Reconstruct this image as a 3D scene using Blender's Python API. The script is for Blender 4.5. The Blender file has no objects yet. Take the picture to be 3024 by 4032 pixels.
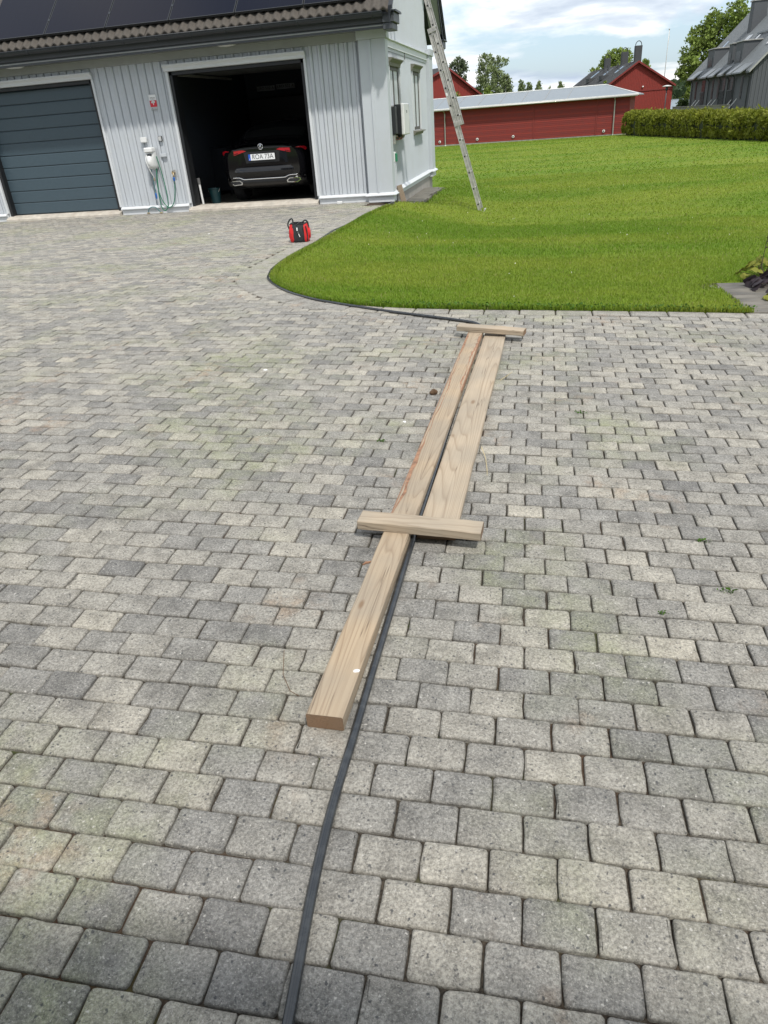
import bpy, bmesh, math, random
import numpy as np
from mathutils import Matrix, Vector, Euler
R = math.radians
random.seed(7); rng = np.random.default_rng(11)
sc = bpy.context.scene
col = sc.collection

# ---------------------------------------------------------------- camera, sky, sun, exposure
PITCH, ROLL, YG, EYE = .5072, .0795, -.2358, 1.3636
def _axes():
    cp, sp = math.cos(PITCH), math.sin(PITCH); c, s = math.cos(ROLL), math.sin(ROLL)
    right = Vector((1, 0, 0)); fwd = Vector((0, cp, -sp)); down = Vector((0, -sp, -cp))
    r2 = c*right + s*down; d2 = -s*right + c*down
    Z = Matrix.Rotation(-YG, 3, 'Z')
    return Z@r2, Z@d2, Z@fwd
_r, _d, _f = _axes()
camd = bpy.data.cameras.new('camera'); cam = bpy.data.objects.new('camera', camd); col.objects.link(cam)
cam.matrix_world = Matrix(((_r.x, -_d.x, -_f.x, 0), (_r.y, -_d.y, -_f.y, 0), (_r.z, -_d.z, -_f.z, EYE), (0, 0, 0, 1)))
camd.sensor_width = 36; camd.lens = 2795/4032*36; camd.clip_start = .05; camd.clip_end = 9000
sc.camera = cam

SUN = Vector((.67, -1.0, 1.77)).normalized()          # towards the sun
w = bpy.data.worlds.new('World'); sc.world = w; w.use_nodes = True
nt = w.node_tree; nt.nodes.clear()
def nd(nt, typ, ins=None, **props):
    n = nt.nodes.new(typ)
    for k, v in props.items(): setattr(n, k, v)
    for k, v in (ins or {}).items():
        s = n.inputs[k]
        if isinstance(v, bpy.types.NodeSocket): nt.links.new(v, s)
        else: s.default_value = v
    return n
def math_(nt, op, a, b=None, c=None, clamp=False):
    n = nt.nodes.new('ShaderNodeMath'); n.operation = op; n.use_clamp = clamp
    for i, v in enumerate((a, b, c)):
        if v is None: continue
        if isinstance(v, bpy.types.NodeSocket): nt.links.new(v, n.inputs[i])
        else: n.inputs[i].default_value = v
    return n.outputs[0]
def mixc(nt, f, a, b, blend='MIX'):
    n = nt.nodes.new('ShaderNodeMix'); n.data_type = 'RGBA'; n.blend_type = blend
    for i, v in ((0, f), (6, a), (7, b)):
        if isinstance(v, bpy.types.NodeSocket): nt.links.new(v, n.inputs[i])
        else: n.inputs[i].default_value = v if not isinstance(v, tuple) else (*v[:3], 1)
    return n.outputs[2]
def ramp(nt, fac, stops, interp='LINEAR'):
    n = nt.nodes.new('ShaderNodeValToRGB'); e = n.color_ramp; e.interpolation = interp
    while len(e.elements) < len(stops): e.elements.new(.5)
    for el, (p, c) in zip(e.elements, stops):
        el.position = p; el.color = (c, c, c, 1) if isinstance(c, (int, float)) else (*c, 1)
    nt.links.new(fac, n.inputs[0]); return n.outputs[0]
sky = nd(nt, 'ShaderNodeTexSky', sky_type='NISHITA', sun_disc=False)
sky.sun_elevation = math.asin(SUN.z); sky.sun_rotation = math.atan2(SUN.x, SUN.y)
sky.altitude = 100; sky.air_density = 1.0; sky.dust_density = 1.5; sky.ozone_density = 1.0
skyc = nd(nt, 'ShaderNodeVectorMath', {0: sky.outputs[0], 'Scale': .13}, operation='SCALE')
tc = nd(nt, 'ShaderNodeTexCoord'); sx = nd(nt, 'ShaderNodeSeparateXYZ', {0: tc.outputs['Generated']})
zz = math_(nt, 'ADD', math_(nt, 'MAXIMUM', sx.outputs[2], 0), .20)
cx = math_(nt, 'DIVIDE', sx.outputs[0], zz); cy = math_(nt, 'DIVIDE', sx.outputs[1], zz)
cv = nd(nt, 'ShaderNodeCombineXYZ', {0: cx, 1: cy, 2: 3.7})
n1 = nd(nt, 'ShaderNodeTexNoise', {'Vector': cv.outputs[0], 'Scale': .95, 'Detail': 10, 'Roughness': .57, 'Distortion': .35})
n2 = nd(nt, 'ShaderNodeTexNoise', {'Vector': cv.outputs[0], 'Scale': 1.7, 'Detail': 8, 'Roughness': .55, 'Distortion': .3})
cover = ramp(nt, n1.outputs[0], [(.41, 0), (.51, 1)])
shade = ramp(nt, n2.outputs[0], [(.36, (.46, .54, .66)), (.46, (.68, .75, .83)), (.54, (.99, .99, .99))])
cc = mixc(nt, cover, mixc(nt, .42, skyc.outputs[0], (.50, .70, .93)), shade)
bg = nd(nt, 'ShaderNodeBackground', {0: cc, 1: 1.0})
nt.links.new(bg.outputs[0], nd(nt, 'ShaderNodeOutputWorld').inputs[0])

sund = bpy.data.lights.new('sun', 'SUN'); sund.energy = 2.7; sund.angle = R(2.4); sund.color = (1, .96, .89)
sun = bpy.data.objects.new('sun', sund); col.objects.link(sun)
sun.rotation_euler = (-SUN).to_track_quat('-Z', 'Y').to_euler(); sun.location = SUN*60
sc.view_settings.view_transform = 'Standard'; sc.view_settings.look = 'None'
sc.view_settings.exposure = 0.30; sc.view_settings.gamma = 1; sc.view_settings.use_curve_mapping = False
sc.cycles.max_bounces = 6; sc.cycles.diffuse_bounces = 3; sc.cycles.glossy_bounces = 3
sc.cycles.transparent_max_bounces = 8; sc.cycles.use_denoising = True

# ---------------------------------------------------------------- ground height
def ss(a, b, x):
    t = np.clip((np.asarray(x, float)-a)/(b-a), 0, 1); return t*t*(3-2*t)
_c, _s = math.cos(YG), math.sin(YG)
def gz(u, v):
    u = np.asarray(u, float); v = np.asarray(v, float)
    X = _c*u-_s*v; Y = _s*u+_c*v
    g = -.0365*np.clip(X, -7, 7)*(1-ss(6.5, 12.5, Y))
    r = np.hypot(u, v)
    D = -.343*np.maximum(ss(16.5, 19.5, v), np.maximum(ss(-3., -.5, u)*ss(8, 13, v), .574*ss(-2.95, -2.75, u)*ss(13.6, 14.6, v)))
    D = D-.01235*np.clip(r-20, 0, 40)
    far = np.interp(r, [0, 60, 100, 200, 350, 1640, 1900, 2600, 9000], [0, 0, -1.2, -4.0, -8.5, -8.5, 3, 8, 8])
    return g+D+far
G = lambda u, v: float(gz(u, v))

# ---------------------------------------------------------------- materials
MATS = {}
def new_mat(name):
    m = bpy.data.materials.new(name); m.use_nodes = True; MATS[name] = m
    return m, m.node_tree, m.node_tree.nodes['Principled BSDF']
def setb(nt, b, **kw):
    for k, v in kw.items():
        k = {'col': 'Base Color', 'rough': 'Roughness', 'metal': 'Metallic', 'spec': 'Specular IOR Level', 'nor': 'Normal', 'coat': 'Coat Weight', 'trans': 'Transmission Weight', 'alpha': 'Alpha'}[k]
        if isinstance(v, bpy.types.NodeSocket): nt.links.new(v, b.inputs[k])
        elif isinstance(v, tuple): b.inputs[k].default_value = (*v[:3], 1)
        else: b.inputs[k].default_value = v
def plain(name, c, rough=.6, metal=0., spec=.5, var=.12, scale=6., bump=0., bscale=60., coat=0., dirt=None):
    m, nt, b = new_mat(name)
    tcn = nd(nt, 'ShaderNodeTexCoord')
    no = nd(nt, 'ShaderNodeTexNoise', {'Vector': tcn.outputs['Object'], 'Scale': scale, 'Detail': 6, 'Roughness': .6})
    f = ramp(nt, no.outputs[0], [(.3, 1-var), (.7, 1+var)])
    cc = mixc(nt, 1., c, f, 'MULTIPLY')
    if dirt:
        dn = nd(nt, 'ShaderNodeTexNoise', {'Vector': tcn.outputs['Object'], 'Scale': dirt[1], 'Detail': 8, 'Roughness': .7})
        cc = mixc(nt, math_(nt, 'MULTIPLY', ramp(nt, dn.outputs[0], [(.5, 0), (.72, 1)]), dirt[2]), cc, dirt[0])
    rr = math_(nt, 'MULTIPLY', ramp(nt, no.outputs[0], [(.3, .85), (.7, 1.12)]), rough, clamp=True)
    setb(nt, b, col=cc, rough=rr, metal=metal, spec=spec, coat=coat)
    if bump:
        bn = nd(nt, 'ShaderNodeTexNoise', {'Vector': tcn.outputs['Object'], 'Scale': bscale, 'Detail': 5})
        bp = nd(nt, 'ShaderNodeBump', {'Height': bn.outputs[0], 'Strength': bump, 'Distance': .01}); setb(nt, b, nor=bp.outputs[0])
    return m
def wood(name, c1, c2, gs=1.0, grey=.5, axis='Y', rough=.75):
    """weathered timber, grain along the object's local axis"""
    m, nt, b = new_mat(name)
    tcn = nd(nt, 'ShaderNodeTexCoord'); oi = nd(nt, 'ShaderNodeObjectInfo')
    off = nd(nt, 'ShaderNodeVectorMath', {0: tcn.outputs['Object'], 1: nd(nt, 'ShaderNodeCombineXYZ', {0: math_(nt, 'MULTIPLY', oi.outputs['Random'], 9.), 1: math_(nt, 'MULTIPLY', oi.outputs['Random'], 31.)}).outputs[0]}, operation='ADD')
    st = {'X': (.7, 16, 16), 'Y': (16, .7, 16), 'Z': (16, 16, .7)}[axis]
    mp = nd(nt, 'ShaderNodeMapping', {'Vector': off.outputs[0], 'Scale': tuple(x*gs for x in st)})
    warp = nd(nt, 'ShaderNodeTexNoise', {'Vector': mp.outputs[0], 'Scale': .55, 'Detail': .7})
    rings = math_(nt, 'FRACT', math_(nt, 'MULTIPLY', warp.outputs[0], 30.))
    rr = ramp(nt, rings, [(0, .15), (.45, .12), (.78, .5), (.90, 1), (1, .15)])
    fine = nd(nt, 'ShaderNodeTexNoise', {'Vector': nd(nt, 'ShaderNodeMapping', {'Vector': off.outputs[0], 'Scale': tuple(x*gs*9 if x > 2 else x*gs*3 for x in st)}).outputs[0], 'Scale': 1., 'Detail': 4})
    big = nd(nt, 'ShaderNodeTexNoise', {'Vector': off.outputs[0], 'Scale': 3.5*gs, 'Detail': 5})
    cc = mixc(nt, math_(nt, 'MULTIPLY', rr, .62), c1, c2)
    cc = mixc(nt, ramp(nt, fine.outputs[0], [(.25, .40), (.55, 0)]), cc, c2)
    cc = mixc(nt, math_(nt, 'MULTIPLY', ramp(nt, big.outputs[0], [(.36, 0), (.62, 1)]), grey), cc, (.27, .245, .205))
    mpk = nd(nt, 'ShaderNodeMapping', {'Vector': off.outputs[0], 'Scale': tuple(3.2*gs if x < 2 else 9*gs for x in st)})
    vk = nd(nt, 'ShaderNodeTexVoronoi', {'Vector': mpk.outputs[0], 'Scale': 1., 'Randomness': 1.})
    cc = mixc(nt, ramp(nt, vk.outputs['Distance'], [(.045, .7), (.10, 0)]), cc, (.20, .12, .065))
    cr = nd(nt, 'ShaderNodeTexNoise', {'Vector': nd(nt, 'ShaderNodeMapping', {'Vector': off.outputs[0], 'Scale': tuple(x*gs*2.2 if x > 2 else x*.7 for x in st)}).outputs[0], 'Scale': 1., 'Detail': 2})
    crk = ramp(nt, math_(nt, 'ABSOLUTE', math_(nt, 'SUBTRACT', cr.outputs[0], .5)), [(.0, 1), (.007, 0)])
    cc = mixc(nt, math_(nt, 'MULTIPLY', crk, .6), cc, (.09, .06, .04))
    hgt = math_(nt, 'SUBTRACT', math_(nt, 'ADD', math_(nt, 'MULTIPLY', fine.outputs[0], .5), math_(nt, 'MULTIPLY', rr, .3)), crk)
    bp = nd(nt, 'ShaderNodeBump', {'Height': hgt, 'Strength': .35, 'Distance': .004})
    setb(nt, b, col=cc, rough=rough, spec=.3, nor=bp.outputs[0])
    return m

def paver_mat(name='concrete_paver'):
    m, nt, b = new_mat(name)
    at = nd(nt, 'ShaderNodeAttribute', attribute_name='tone'); se = nd(nt, 'ShaderNodeSeparateColor', {0: at.outputs['Color']})
    P = nd(nt, 'ShaderNodeNewGeometry').outputs['Position']
    sh = math_(nt, 'MULTIPLY', se.outputs[1], 50.)                 # each block its own stain pattern
    PB = nd(nt, 'ShaderNodeVectorMath', {0: P, 1: nd(nt, 'ShaderNodeCombineXYZ', {0: sh, 1: sh, 2: sh}).outputs[0]}, operation='ADD').outputs[0]
    no = lambda s, d=4, r=.6, v=P: nd(nt, 'ShaderNodeTexNoise', {'Vector': v, 'Scale': s, 'Detail': d, 'Roughness': r}).outputs[0]
    mul = lambda a, f: mixc(nt, 1., a, f, 'MULTIPLY')
    cc = ramp(nt, se.outputs[0], [(0, (.188, .183, .174)), (.35, (.268, .258, .238)), (.7, (.355, .333, .290)), (1, (.43, .397, .332))])
    cc = mul(cc, ramp(nt, no(13, 4, .6, PB), [(.30, .70), (.50, 1.0), (.70, 1.22)]))
    # algae film, rust and soot stains, in patches of their own
    g1 = math_(nt, 'MULTIPLY', ramp(nt, no(.85, 3), [(.49, 0), (.64, 1)]), ramp(nt, no(9, 4, .6, PB), [(.38, .15), (.66, 1)]))
    cc = mixc(nt, math_(nt, 'MULTIPLY', g1, .66), cc, (.285, .305, .170))
    r1 = math_(nt, 'MULTIPLY', ramp(nt, no(2.1, 4), [(.57, 0), (.70, 1)]), ramp(nt, no(15, 4, .6, PB), [(.45, 0), (.62, 1)]))
    cc = mixc(nt, math_(nt, 'MULTIPLY', r1, .45), cc, (.36, .235, .145))
    cc = mixc(nt, ramp(nt, no(5.5, 5, .65), [(.56, 0), (.72, .45)]), cc, (.125, .123, .12))
    # grain: sand, pale and dark stones, pits
    cc = mul(cc, ramp(nt, no(140, 5, .8), [(.30, .40), (.5, 1.0), (.68, 1.62)]))
    cc = mixc(nt, ramp(nt, no(90, 4, .75), [(.585, 0), (.67, .75)]), cc, (.09, .09, .093))
    cc = mixc(nt, ramp(nt, no(260, 3, .7), [(.57, 0), (.70, .75)]), cc, (.62, .59, .53))
    v1 = nd(nt, 'ShaderNodeTexVoronoi', {'Vector': nd(nt, 'ShaderNodeVectorMath', {0: P, 1: nd(nt, 'ShaderNodeVectorMath', {0: nd(nt, 'ShaderNodeTexNoise', {'Vector': P, 'Scale': 120., 'Detail': 2}).outputs['Color'], 'Scale': .010}, operation='SCALE').outputs[0]}, operation='ADD').outputs[0], 'Scale': 110.})
    cd = nd(nt, 'ShaderNodeSeparateColor', {0: v1.outputs['Color']})
    sp = math_(nt, 'MULTIPLY', ramp(nt, v1.outputs['Distance'], [(.25, 1), (.42, 0)]), ramp(nt, cd.outputs[0], [(.925, 0), (.93, 1)], 'CONSTANT'))
    cc = mixc(nt, math_(nt, 'MULTIPLY', sp, .75), cc, (.06, .063, .07))
    sp2 = math_(nt, 'MULTIPLY', ramp(nt, v1.outputs['Distance'], [(.2, 1), (.36, 0)]), ramp(nt, cd.outputs[1], [(.955, 0), (.96, 1)], 'CONSTANT'))
    cc = mixc(nt, math_(nt, 'MULTIPLY', sp2, .75), cc, (.66, .63, .58))
    # dirt gathered on the arrises
    ed = math_(nt, 'MULTIPLY', se.outputs[2], ramp(nt, no(60, 4, .7), [(.3, .25), (.65, 1)]))
    cc = mixc(nt, math_(nt, 'MULTIPLY', ed, .6), cc, (.10, .092, .078))
    h = math_(nt, 'ADD', math_(nt, 'MULTIPLY', no(165, 4, .75), 1.2), math_(nt, 'MULTIPLY', no(45, 3), 1.6))
    bp = nd(nt, 'ShaderNodeBump', {'Height': h, 'Strength': 1.0, 'Distance': .0045})
    setb(nt, b, col=cc, rough=.9, spec=.2, nor=bp.outputs[0])
    return m
paver_mat()
def sand_mat():
    m, nt, b = new_mat('joint_sand'); P = nd(nt, 'ShaderNodeNewGeometry').outputs['Position']
    a = nd(nt, 'ShaderNodeTexNoise', {'Vector': P, 'Scale': 3.2, 'Detail': 6, 'Roughness': .65}).outputs[0]
    f = nd(nt, 'ShaderNodeTexNoise', {'Vector': P, 'Scale': 160, 'Detail': 4}).outputs[0]
    cc = mixc(nt, ramp(nt, f, [(.35, 0), (.7, 1)]), (.030, .026, .022), (.095, .080, .062))
    cc = mixc(nt, ramp(nt, a, [(.55, 0), (.66, .8)]), cc, (.055, .075, .02))
    cc = mixc(nt, ramp(nt, nd(nt, 'ShaderNodeTexNoise', {'Vector': P, 'Scale': 1.1, 'Detail': 5}).outputs[0], [(.5, 0), (.7, .6)]), cc, (.11, .055, .03))
    bp = nd(nt, 'ShaderNodeBump', {'Height': f, 'Strength': .6, 'Distance': .004})
    setb(nt, b, col=cc, rough=.95, spec=.1, nor=bp.outputs[0])
sand_mat()
def grass_mats():
    m, nt, b = new_mat('lawn_soil'); P = nd(nt, 'ShaderNodeNewGeometry').outputs['Position']
    no = lambda s, d=4, sc_=(1, 1, 1): nd(nt, 'ShaderNodeTexNoise', {'Vector': nd(nt, 'ShaderNodeMapping', {'Vector': P, 'Scale': sc_}).outputs[0], 'Scale': s, 'Detail': d, 'Roughness': .62}).outputs[0]
    cc = mixc(nt, ramp(nt, no(.5, 4, (.35, 1, 1)), [(.38, 0), (.62, 1)]), (.130, .215, .016), (.208, .262, .030))
    cc = mixc(nt, ramp(nt, no(40, 4), [(.35, .5), (.6, 0)]), cc, (.065, .105, .012))
    cc = mixc(nt, ramp(nt, no(2.3, 5), [(.56, 0), (.75, .45)]), cc, (.21, .20, .055))
    bp = nd(nt, 'ShaderNodeBump', {'Height': no(55, 4), 'Strength': .8, 'Distance': .03})
    setb(nt, b, col=cc, rough=.9, spec=.15, nor=bp.outputs[0])
    m, nt, b = new_mat('grass_blades'); P = nd(nt, 'ShaderNodeNewGeometry').outputs['Position']
    at = nd(nt, 'ShaderNodeAttribute', attribute_name='tone'); se = nd(nt, 'ShaderNodeSeparateColor', {0: at.outputs['Color']})
    no = lambda s, d=4, sc_=(1, 1, 1): nd(nt, 'ShaderNodeTexNoise', {'Vector': nd(nt, 'ShaderNodeMapping', {'Vector': P, 'Scale': sc_}).outputs[0], 'Scale': s, 'Detail': d, 'Roughness': .62}).outputs[0]
    cc = mixc(nt, ramp(nt, no(.5, 4, (.35, 1, 1)), [(.42, 0), (.58, 1)]), (.150, .252, .018), (.245, .312, .036))
    cc = mixc(nt, ramp(nt, no(2.6, 4), [(.5, 0), (.72, .5)]), cc, (.12, .22, .014))
    cc = mixc(nt, 1., cc, ramp(nt, se.outputs[0], [(0, .78), (1, 1.25)]), 'MULTIPLY')
    cc = mixc(nt, ramp(nt, se.outputs[1], [(.93, 0), (.97, .8)]), cc, (.34, .30, .13))
    tr = nd(nt, 'ShaderNodeBsdfTranslucent', {0: cc}); setb(nt, b, col=cc, rough=.55, spec=.3)
    mx = nd(nt, 'ShaderNodeMixShader', {0: .35, 1: b.outputs[0], 2: tr.outputs[0]})
    nt.links.new(mx.outputs[0], nt.nodes['Material Output'].inputs[0])
grass_mats()
def leaf_mat(name, c1, c2, scale=.6):
    m, nt, b = new_mat(name); P = nd(nt, 'ShaderNodeNewGeometry').outputs['Position']
    at = nd(nt, 'ShaderNodeAttribute', attribute_name='tone'); se = nd(nt, 'ShaderNodeSeparateColor', {0: at.outputs['Color']})
    cc = mixc(nt, nd(nt, 'ShaderNodeTexNoise', {'Vector': P, 'Scale': scale, 'Detail': 4}).outputs[0], c1, c2)
    cc = mixc(nt, 1., cc, ramp(nt, se.outputs[0], [(0, .65), (1, 1.4)]), 'MULTIPLY')
    tr = nd(nt, 'ShaderNodeBsdfTranslucent', {0: cc}); setb(nt, b, col=cc, rough=.6, spec=.25)
    mx = nd(nt, 'ShaderNodeMixShader', {0: .3, 1: b.outputs[0], 2: tr.outputs[0]})
    nt.links.new(mx.outputs[0], nt.nodes['Material Output'].inputs[0]); return m

# ---------------------------------------------------------------- mesh helpers
class MB:
    def __init__(s): s.v = []; s.f = []
    def add(s, vs, fs):
        o = len(s.v); s.v += [tuple(map(float, p)) for p in vs]; s.f += [tuple(i+o for i in f) for f in fs]; return s
    def box(s, x0, x1, y0, y1, z0, z1):
        return s.add([(x0, y0, z0), (x1, y0, z0), (x1, y1, z0), (x0, y1, z0), (x0, y0, z1), (x1, y0, z1), (x1, y1, z1), (x0, y1, z1)],
                     [(0, 3, 2, 1), (4, 5, 6, 7), (0, 1, 5, 4), (1, 2, 6, 5), (2, 3, 7, 6), (3, 0, 4, 7)])
    def cbox(s, x0, x1, y0, y1, z0, z1, c=.004):
        """box with chamfered edges"""
        bm = bmesh.new(); bmesh.ops.create_cube(bm, size=1)
        for v in bm.verts: v.co = Vector(((x0+x1)/2+v.co.x*(x1-x0), (y0+y1)/2+v.co.y*(y1-y0), (z0+z1)/2+v.co.z*(z1-z0)))
        bmesh.ops.bevel(bm, geom=list(bm.edges), offset=c, segments=1, affect='EDGES', profile=.5)
        bm.verts.index_update(); s.add([v.co for v in bm.verts], [[v.index for v in f.verts] for f in bm.faces]); bm.free(); return s
    def prism(s, poly, d0, d1, axis='x'):
        """extrude a 2-D polygon; axis x: poly=(y,z); y: (x,z); z: (x,y)"""
        n = len(poly); mk = {'x': lambda p, d: (d, p[0], p[1]), 'y': lambda p, d: (p[0], d, p[1]), 'z': lambda p, d: (p[0], p[1], d)}[axis]
        return s.add([mk(p, d0) for p in poly]+[mk(p, d1) for p in poly],
                     [tuple(range(n))[::-1], tuple(range(n, 2*n))]+[(i, (i+1) % n, n+(i+1) % n, n+i) for i in range(n)])
    def tube(s, pts, r, n=8, closed=False, caps=True):
        pts = [Vector(p) for p in pts]; m = len(pts); rs = r if isinstance(r, (list, tuple)) else [r]*m
        vs = []; ref = None
        for i, p in enumerate(pts):
            t = (pts[(i+1) % m]-pts[i-1]) if closed else (pts[min(i+1, m-1)]-pts[max(i-1, 0)])
            t.normalize()
            if ref is None: ref = t.orthogonal().normalized()
            a = (ref-t*ref.dot(t)).normalized(); ref = a; b = t.cross(a)
            vs += [p+(a*math.cos(k*2*math.pi/n)+b*math.sin(k*2*math.pi/n))*rs[i] for k in range(n)]
        fs = [(i*n+k, i*n+(k+1) % n, ((i+1) % m)*n+(k+1) % n, ((i+1) % m)*n+k) for i in range(m if closed else m-1) for k in range(n)]
        if caps and not closed: fs += [tuple(range(n))[::-1], tuple((m-1)*n+k for k in range(n))]
        return s.add(vs, fs)
    def lathe(s, prof, c, n=16, axis='z'):
        """prof: (radius, height) pairs"""
        vs = []; c = Vector(c)
        for r, h in prof:
            for k in range(n):
                a = k*2*math.pi/n; x, y = r*math.cos(a), r*math.sin(a)
                vs.append(c+Vector({'z': (x, y, h), 'y': (x, h, y), 'x': (h, x, y)}[axis]))
        m = len(prof)
        return s.add(vs, [(i*n+k, i*n+(k+1) % n, (i+1)*n+(k+1) % n, (i+1)*n+k) for i in range(m-1) for k in range(n)]+[tuple(range(n))[::-1], tuple((m-1)*n+k for k in range(n))])
    def grid(s, P):
        """P: list of rows of points"""
        a, b = len(P), len(P[0])
        return s.add([p for r in P for p in r], [(i*b+j, i*b+j+1, (i+1)*b+j+1, (i+1)*b+j) for i in range(a-1) for j in range(b-1)])
    def rot(s, M, start=0):
        s.v = s.v[:start]+[tuple(M@Vector(p)) for p in s.v[start:]]; return s
    def build(s, name, mat, parent=None, smooth=False, loc=None, rz=0, bevel=0, kind=None):
        me = bpy.data.meshes.new(name); me.from_pydata(s.v, [], s.f)
        bm = bmesh.new(); bm.from_mesh(me); bmesh.ops.recalc_face_normals(bm, faces=bm.faces); bm.to_mesh(me); bm.free()
        if smooth is not False: me.shade_smooth()
        o = bpy.data.objects.new(name, me); col.objects.link(o)
        if mat: me.materials.append(MATS[mat])
        if smooth not in (False, True): me.set_sharp_from_angle(angle=R(smooth))
        if parent is not None: o.parent = parent
        if loc is not None: o.location = loc
        if rz: o.rotation_euler.z = rz
        if bevel:
            b = o.modifiers.new('bevel', 'BEVEL'); b.width = bevel; b.segments = 2; b.limit_method = 'ANGLE'
        if kind: o['kind'] = kind
        return o
def fast_mesh(name, verts, faces, mat, tone=None, parent=None, kind=None, smooth=False):
    """verts (n,3), faces (m,k) arrays with k fixed"""
    me = bpy.data.meshes.new(name); n, m, k = len(verts), len(faces), faces.shape[1]
    me.vertices.add(n); me.vertices.foreach_set('co', np.asarray(verts, np.float32).ravel())
    me.loops.add(m*k); me.loops.foreach_set('vertex_index', np.asarray(faces, np.int32).ravel())
    me.polygons.add(m); me.polygons.foreach_set('loop_start', np.arange(0, m*k, k, dtype=np.int32))
    me.update(calc_edges=True)
    if tone is not None:
        a = me.color_attributes.new('tone', 'FLOAT_COLOR', 'POINT')
        t4 = np.ones((n, 4), np.float32); t4[:, :tone.shape[1]] = tone; a.data.foreach_set('color', t4.ravel())
    me.materials.append(MATS[mat])
    if smooth: me.shade_smooth()
    o = bpy.data.objects.new(name, me); col.objects.link(o)
    if parent is not None: o.parent = parent
    if kind: o['kind'] = kind
    return o
def tag(o, label=None, cat=None, group=None, kind=None):
    for k, v in (('label', label), ('category', cat), ('group', group), ('kind', kind)):
        if v: o[k] = v
    return o
def empty(name, loc, label=None, cat=None, group=None, rz=0, kind=None):
    o = bpy.data.objects.new(name, None); col.objects.link(o); o.location = loc; o.rotation_euler.z = rz; o.empty_display_size = .1
    return tag(o, label, cat, group, kind)
def copy_tree(o, parent=None):
    c = o.copy(); col.objects.link(c); c.parent = parent
    for ch in list(o.children): copy_tree(ch, c)
    return c
def text_mesh(name, txt, mat, size, parent, M, width=None, depth=.0, align='CENTER'):
    cu = bpy.data.curves.new(name, 'FONT'); cu.body = txt; cu.size = size; cu.align_x = align; cu.align_y = 'CENTER'; cu.extrude = depth
    t = bpy.data.objects.new(name+'_curve', cu); col.objects.link(t)
    bpy.context.view_layer.update()
    me = bpy.data.meshes.new_from_object(t.evaluated_get(bpy.context.evaluated_depsgraph_get()))
    bpy.data.objects.remove(t); bpy.data.curves.remove(cu)
    if width:
        xs = [v.co.x for v in me.vertices]; k = width/(max(xs)-min(xs))
        for v in me.vertices: v.co.x *= k
    me.transform(M); me.name = name
    me.materials.clear(); me.materials.append(MATS[mat])
    o = bpy.data.objects.new(name, me); col.objects.link(o)
    if parent: o.parent = parent
    return o
FACE_CAM = Matrix.Rotation(R(90), 4, 'X')          # text in the x-z plane, read from -y

# ================================================================ THE GROUND
LAWN_EDGE = [(1.56, 5.74), (.9, 5.745), (.15, 5.74), (-.52, 5.735), (-.8, 5.725), (-1.05, 5.735), (-1.45, 5.81), (-1.85, 5.96), (-2.19, 6.25), (-2.46, 6.58),
             (-2.64, 6.91), (-2.745, 7.36), (-2.80, 7.85), (-2.815, 8.25), (-2.80, 9.0), (-2.79, 10.5), (-2.79, 11.8), (-2.73, 12.8), (-2.66, 13.3)]
def resample(pts, step):
    pts = [Vector((p[0], p[1], 0)) for p in pts]; d = [0]
    for a, b in zip(pts, pts[1:]): d.append(d[-1]+(b-a).length)
    out = []
    n = max(2, int(round(d[-1]/step)))
    X = np.interp(np.linspace(0, d[-1], n+1), d, [p.x for p in pts]); Y = np.interp(np.linspace(0, d[-1], n+1), d, [p.y for p in pts])
    return np.stack([X, Y], 1)
def smooth_line(P, k):
    Q = P.copy()
    for _ in range(k): Q[1:-1] = .25*Q[:-2]+.5*Q[1:-1]+.25*Q[2:]
    return Q
EDGE = smooth_line(resample(LAWN_EDGE, .05), 12)
LAWN_POLY = np.array(list(map(tuple, EDGE))+[(-2.60, 13.9), (-2.30, 14.2), (-2.30, 20.4), (-70, 20.4), (-70, 75), (70, 75), (70, 6.84), (1.46, 6.84)])
def inside(poly, x, y):
    x = np.asarray(x, float); y = np.asarray(y, float); c = np.zeros(x.shape, bool); n = len(poly)
    for i in range(n):
        x0, y0 = poly[i]; x1, y1 = poly[i-1]
        if y0 == y1: continue
        k = ((y0 > y) != (y1 > y)) & (x < (x1-x0)*(y-y0)/(y1-y0)+x0); c ^= k
    return c
def edge_dist(x, y):
    """distance to the lawn's kerb line and the index of the nearest point"""
    d = np.hypot(EDGE[None, :, 0]-np.asarray(x)[:, None], EDGE[None, :, 1]-np.asarray(y)[:, None]); i = d.argmin(1)
    return d[np.arange(len(i)), i], i
# width of the slab course along the kerb line
_ev = EDGE[:, 1]; BORDER = np.interp(np.arange(len(EDGE)), [0, np.argmin(abs(EDGE[:, 0]+.9)), np.argmin(abs(EDGE[:, 0]+2.1)), np.argmin(abs(_ev-6.9)), np.argmin(abs(_ev-8.)), len(EDGE)], [.13, .14, .26, .36, .27, .26])

# terrain out to the horizon
rs = np.array([0, 15, 30, 45, 60, 80, 100, 140, 200, 280, 350, 500, 800, 1200, 1640, 1750, 1900, 2200, 2600, 4000, 7000.]); na = 96
V = []; F = []
for i, r in enumerate(rs):
    for k in range(na):
        a = 2*math.pi*k/na; u, v = r*math.sin(a), r*math.cos(a)
        V.append((u, v, (G(u, v)-.25 if r < 70 else float(gz(u, v))-.25)))
F = [(i*na+k, i*na+(k+1) % na, (i+1)*na+(k+1) % na, (i+1)*na+k) for i in range(len(rs)-1) for k in range(na)]
plain('field', (.07, .10, .025), .95, var=.35, scale=.05, spec=.1)
o = fast_mesh('ground', np.array(V), np.array(F), 'field', kind='structure', smooth=True)
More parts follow.
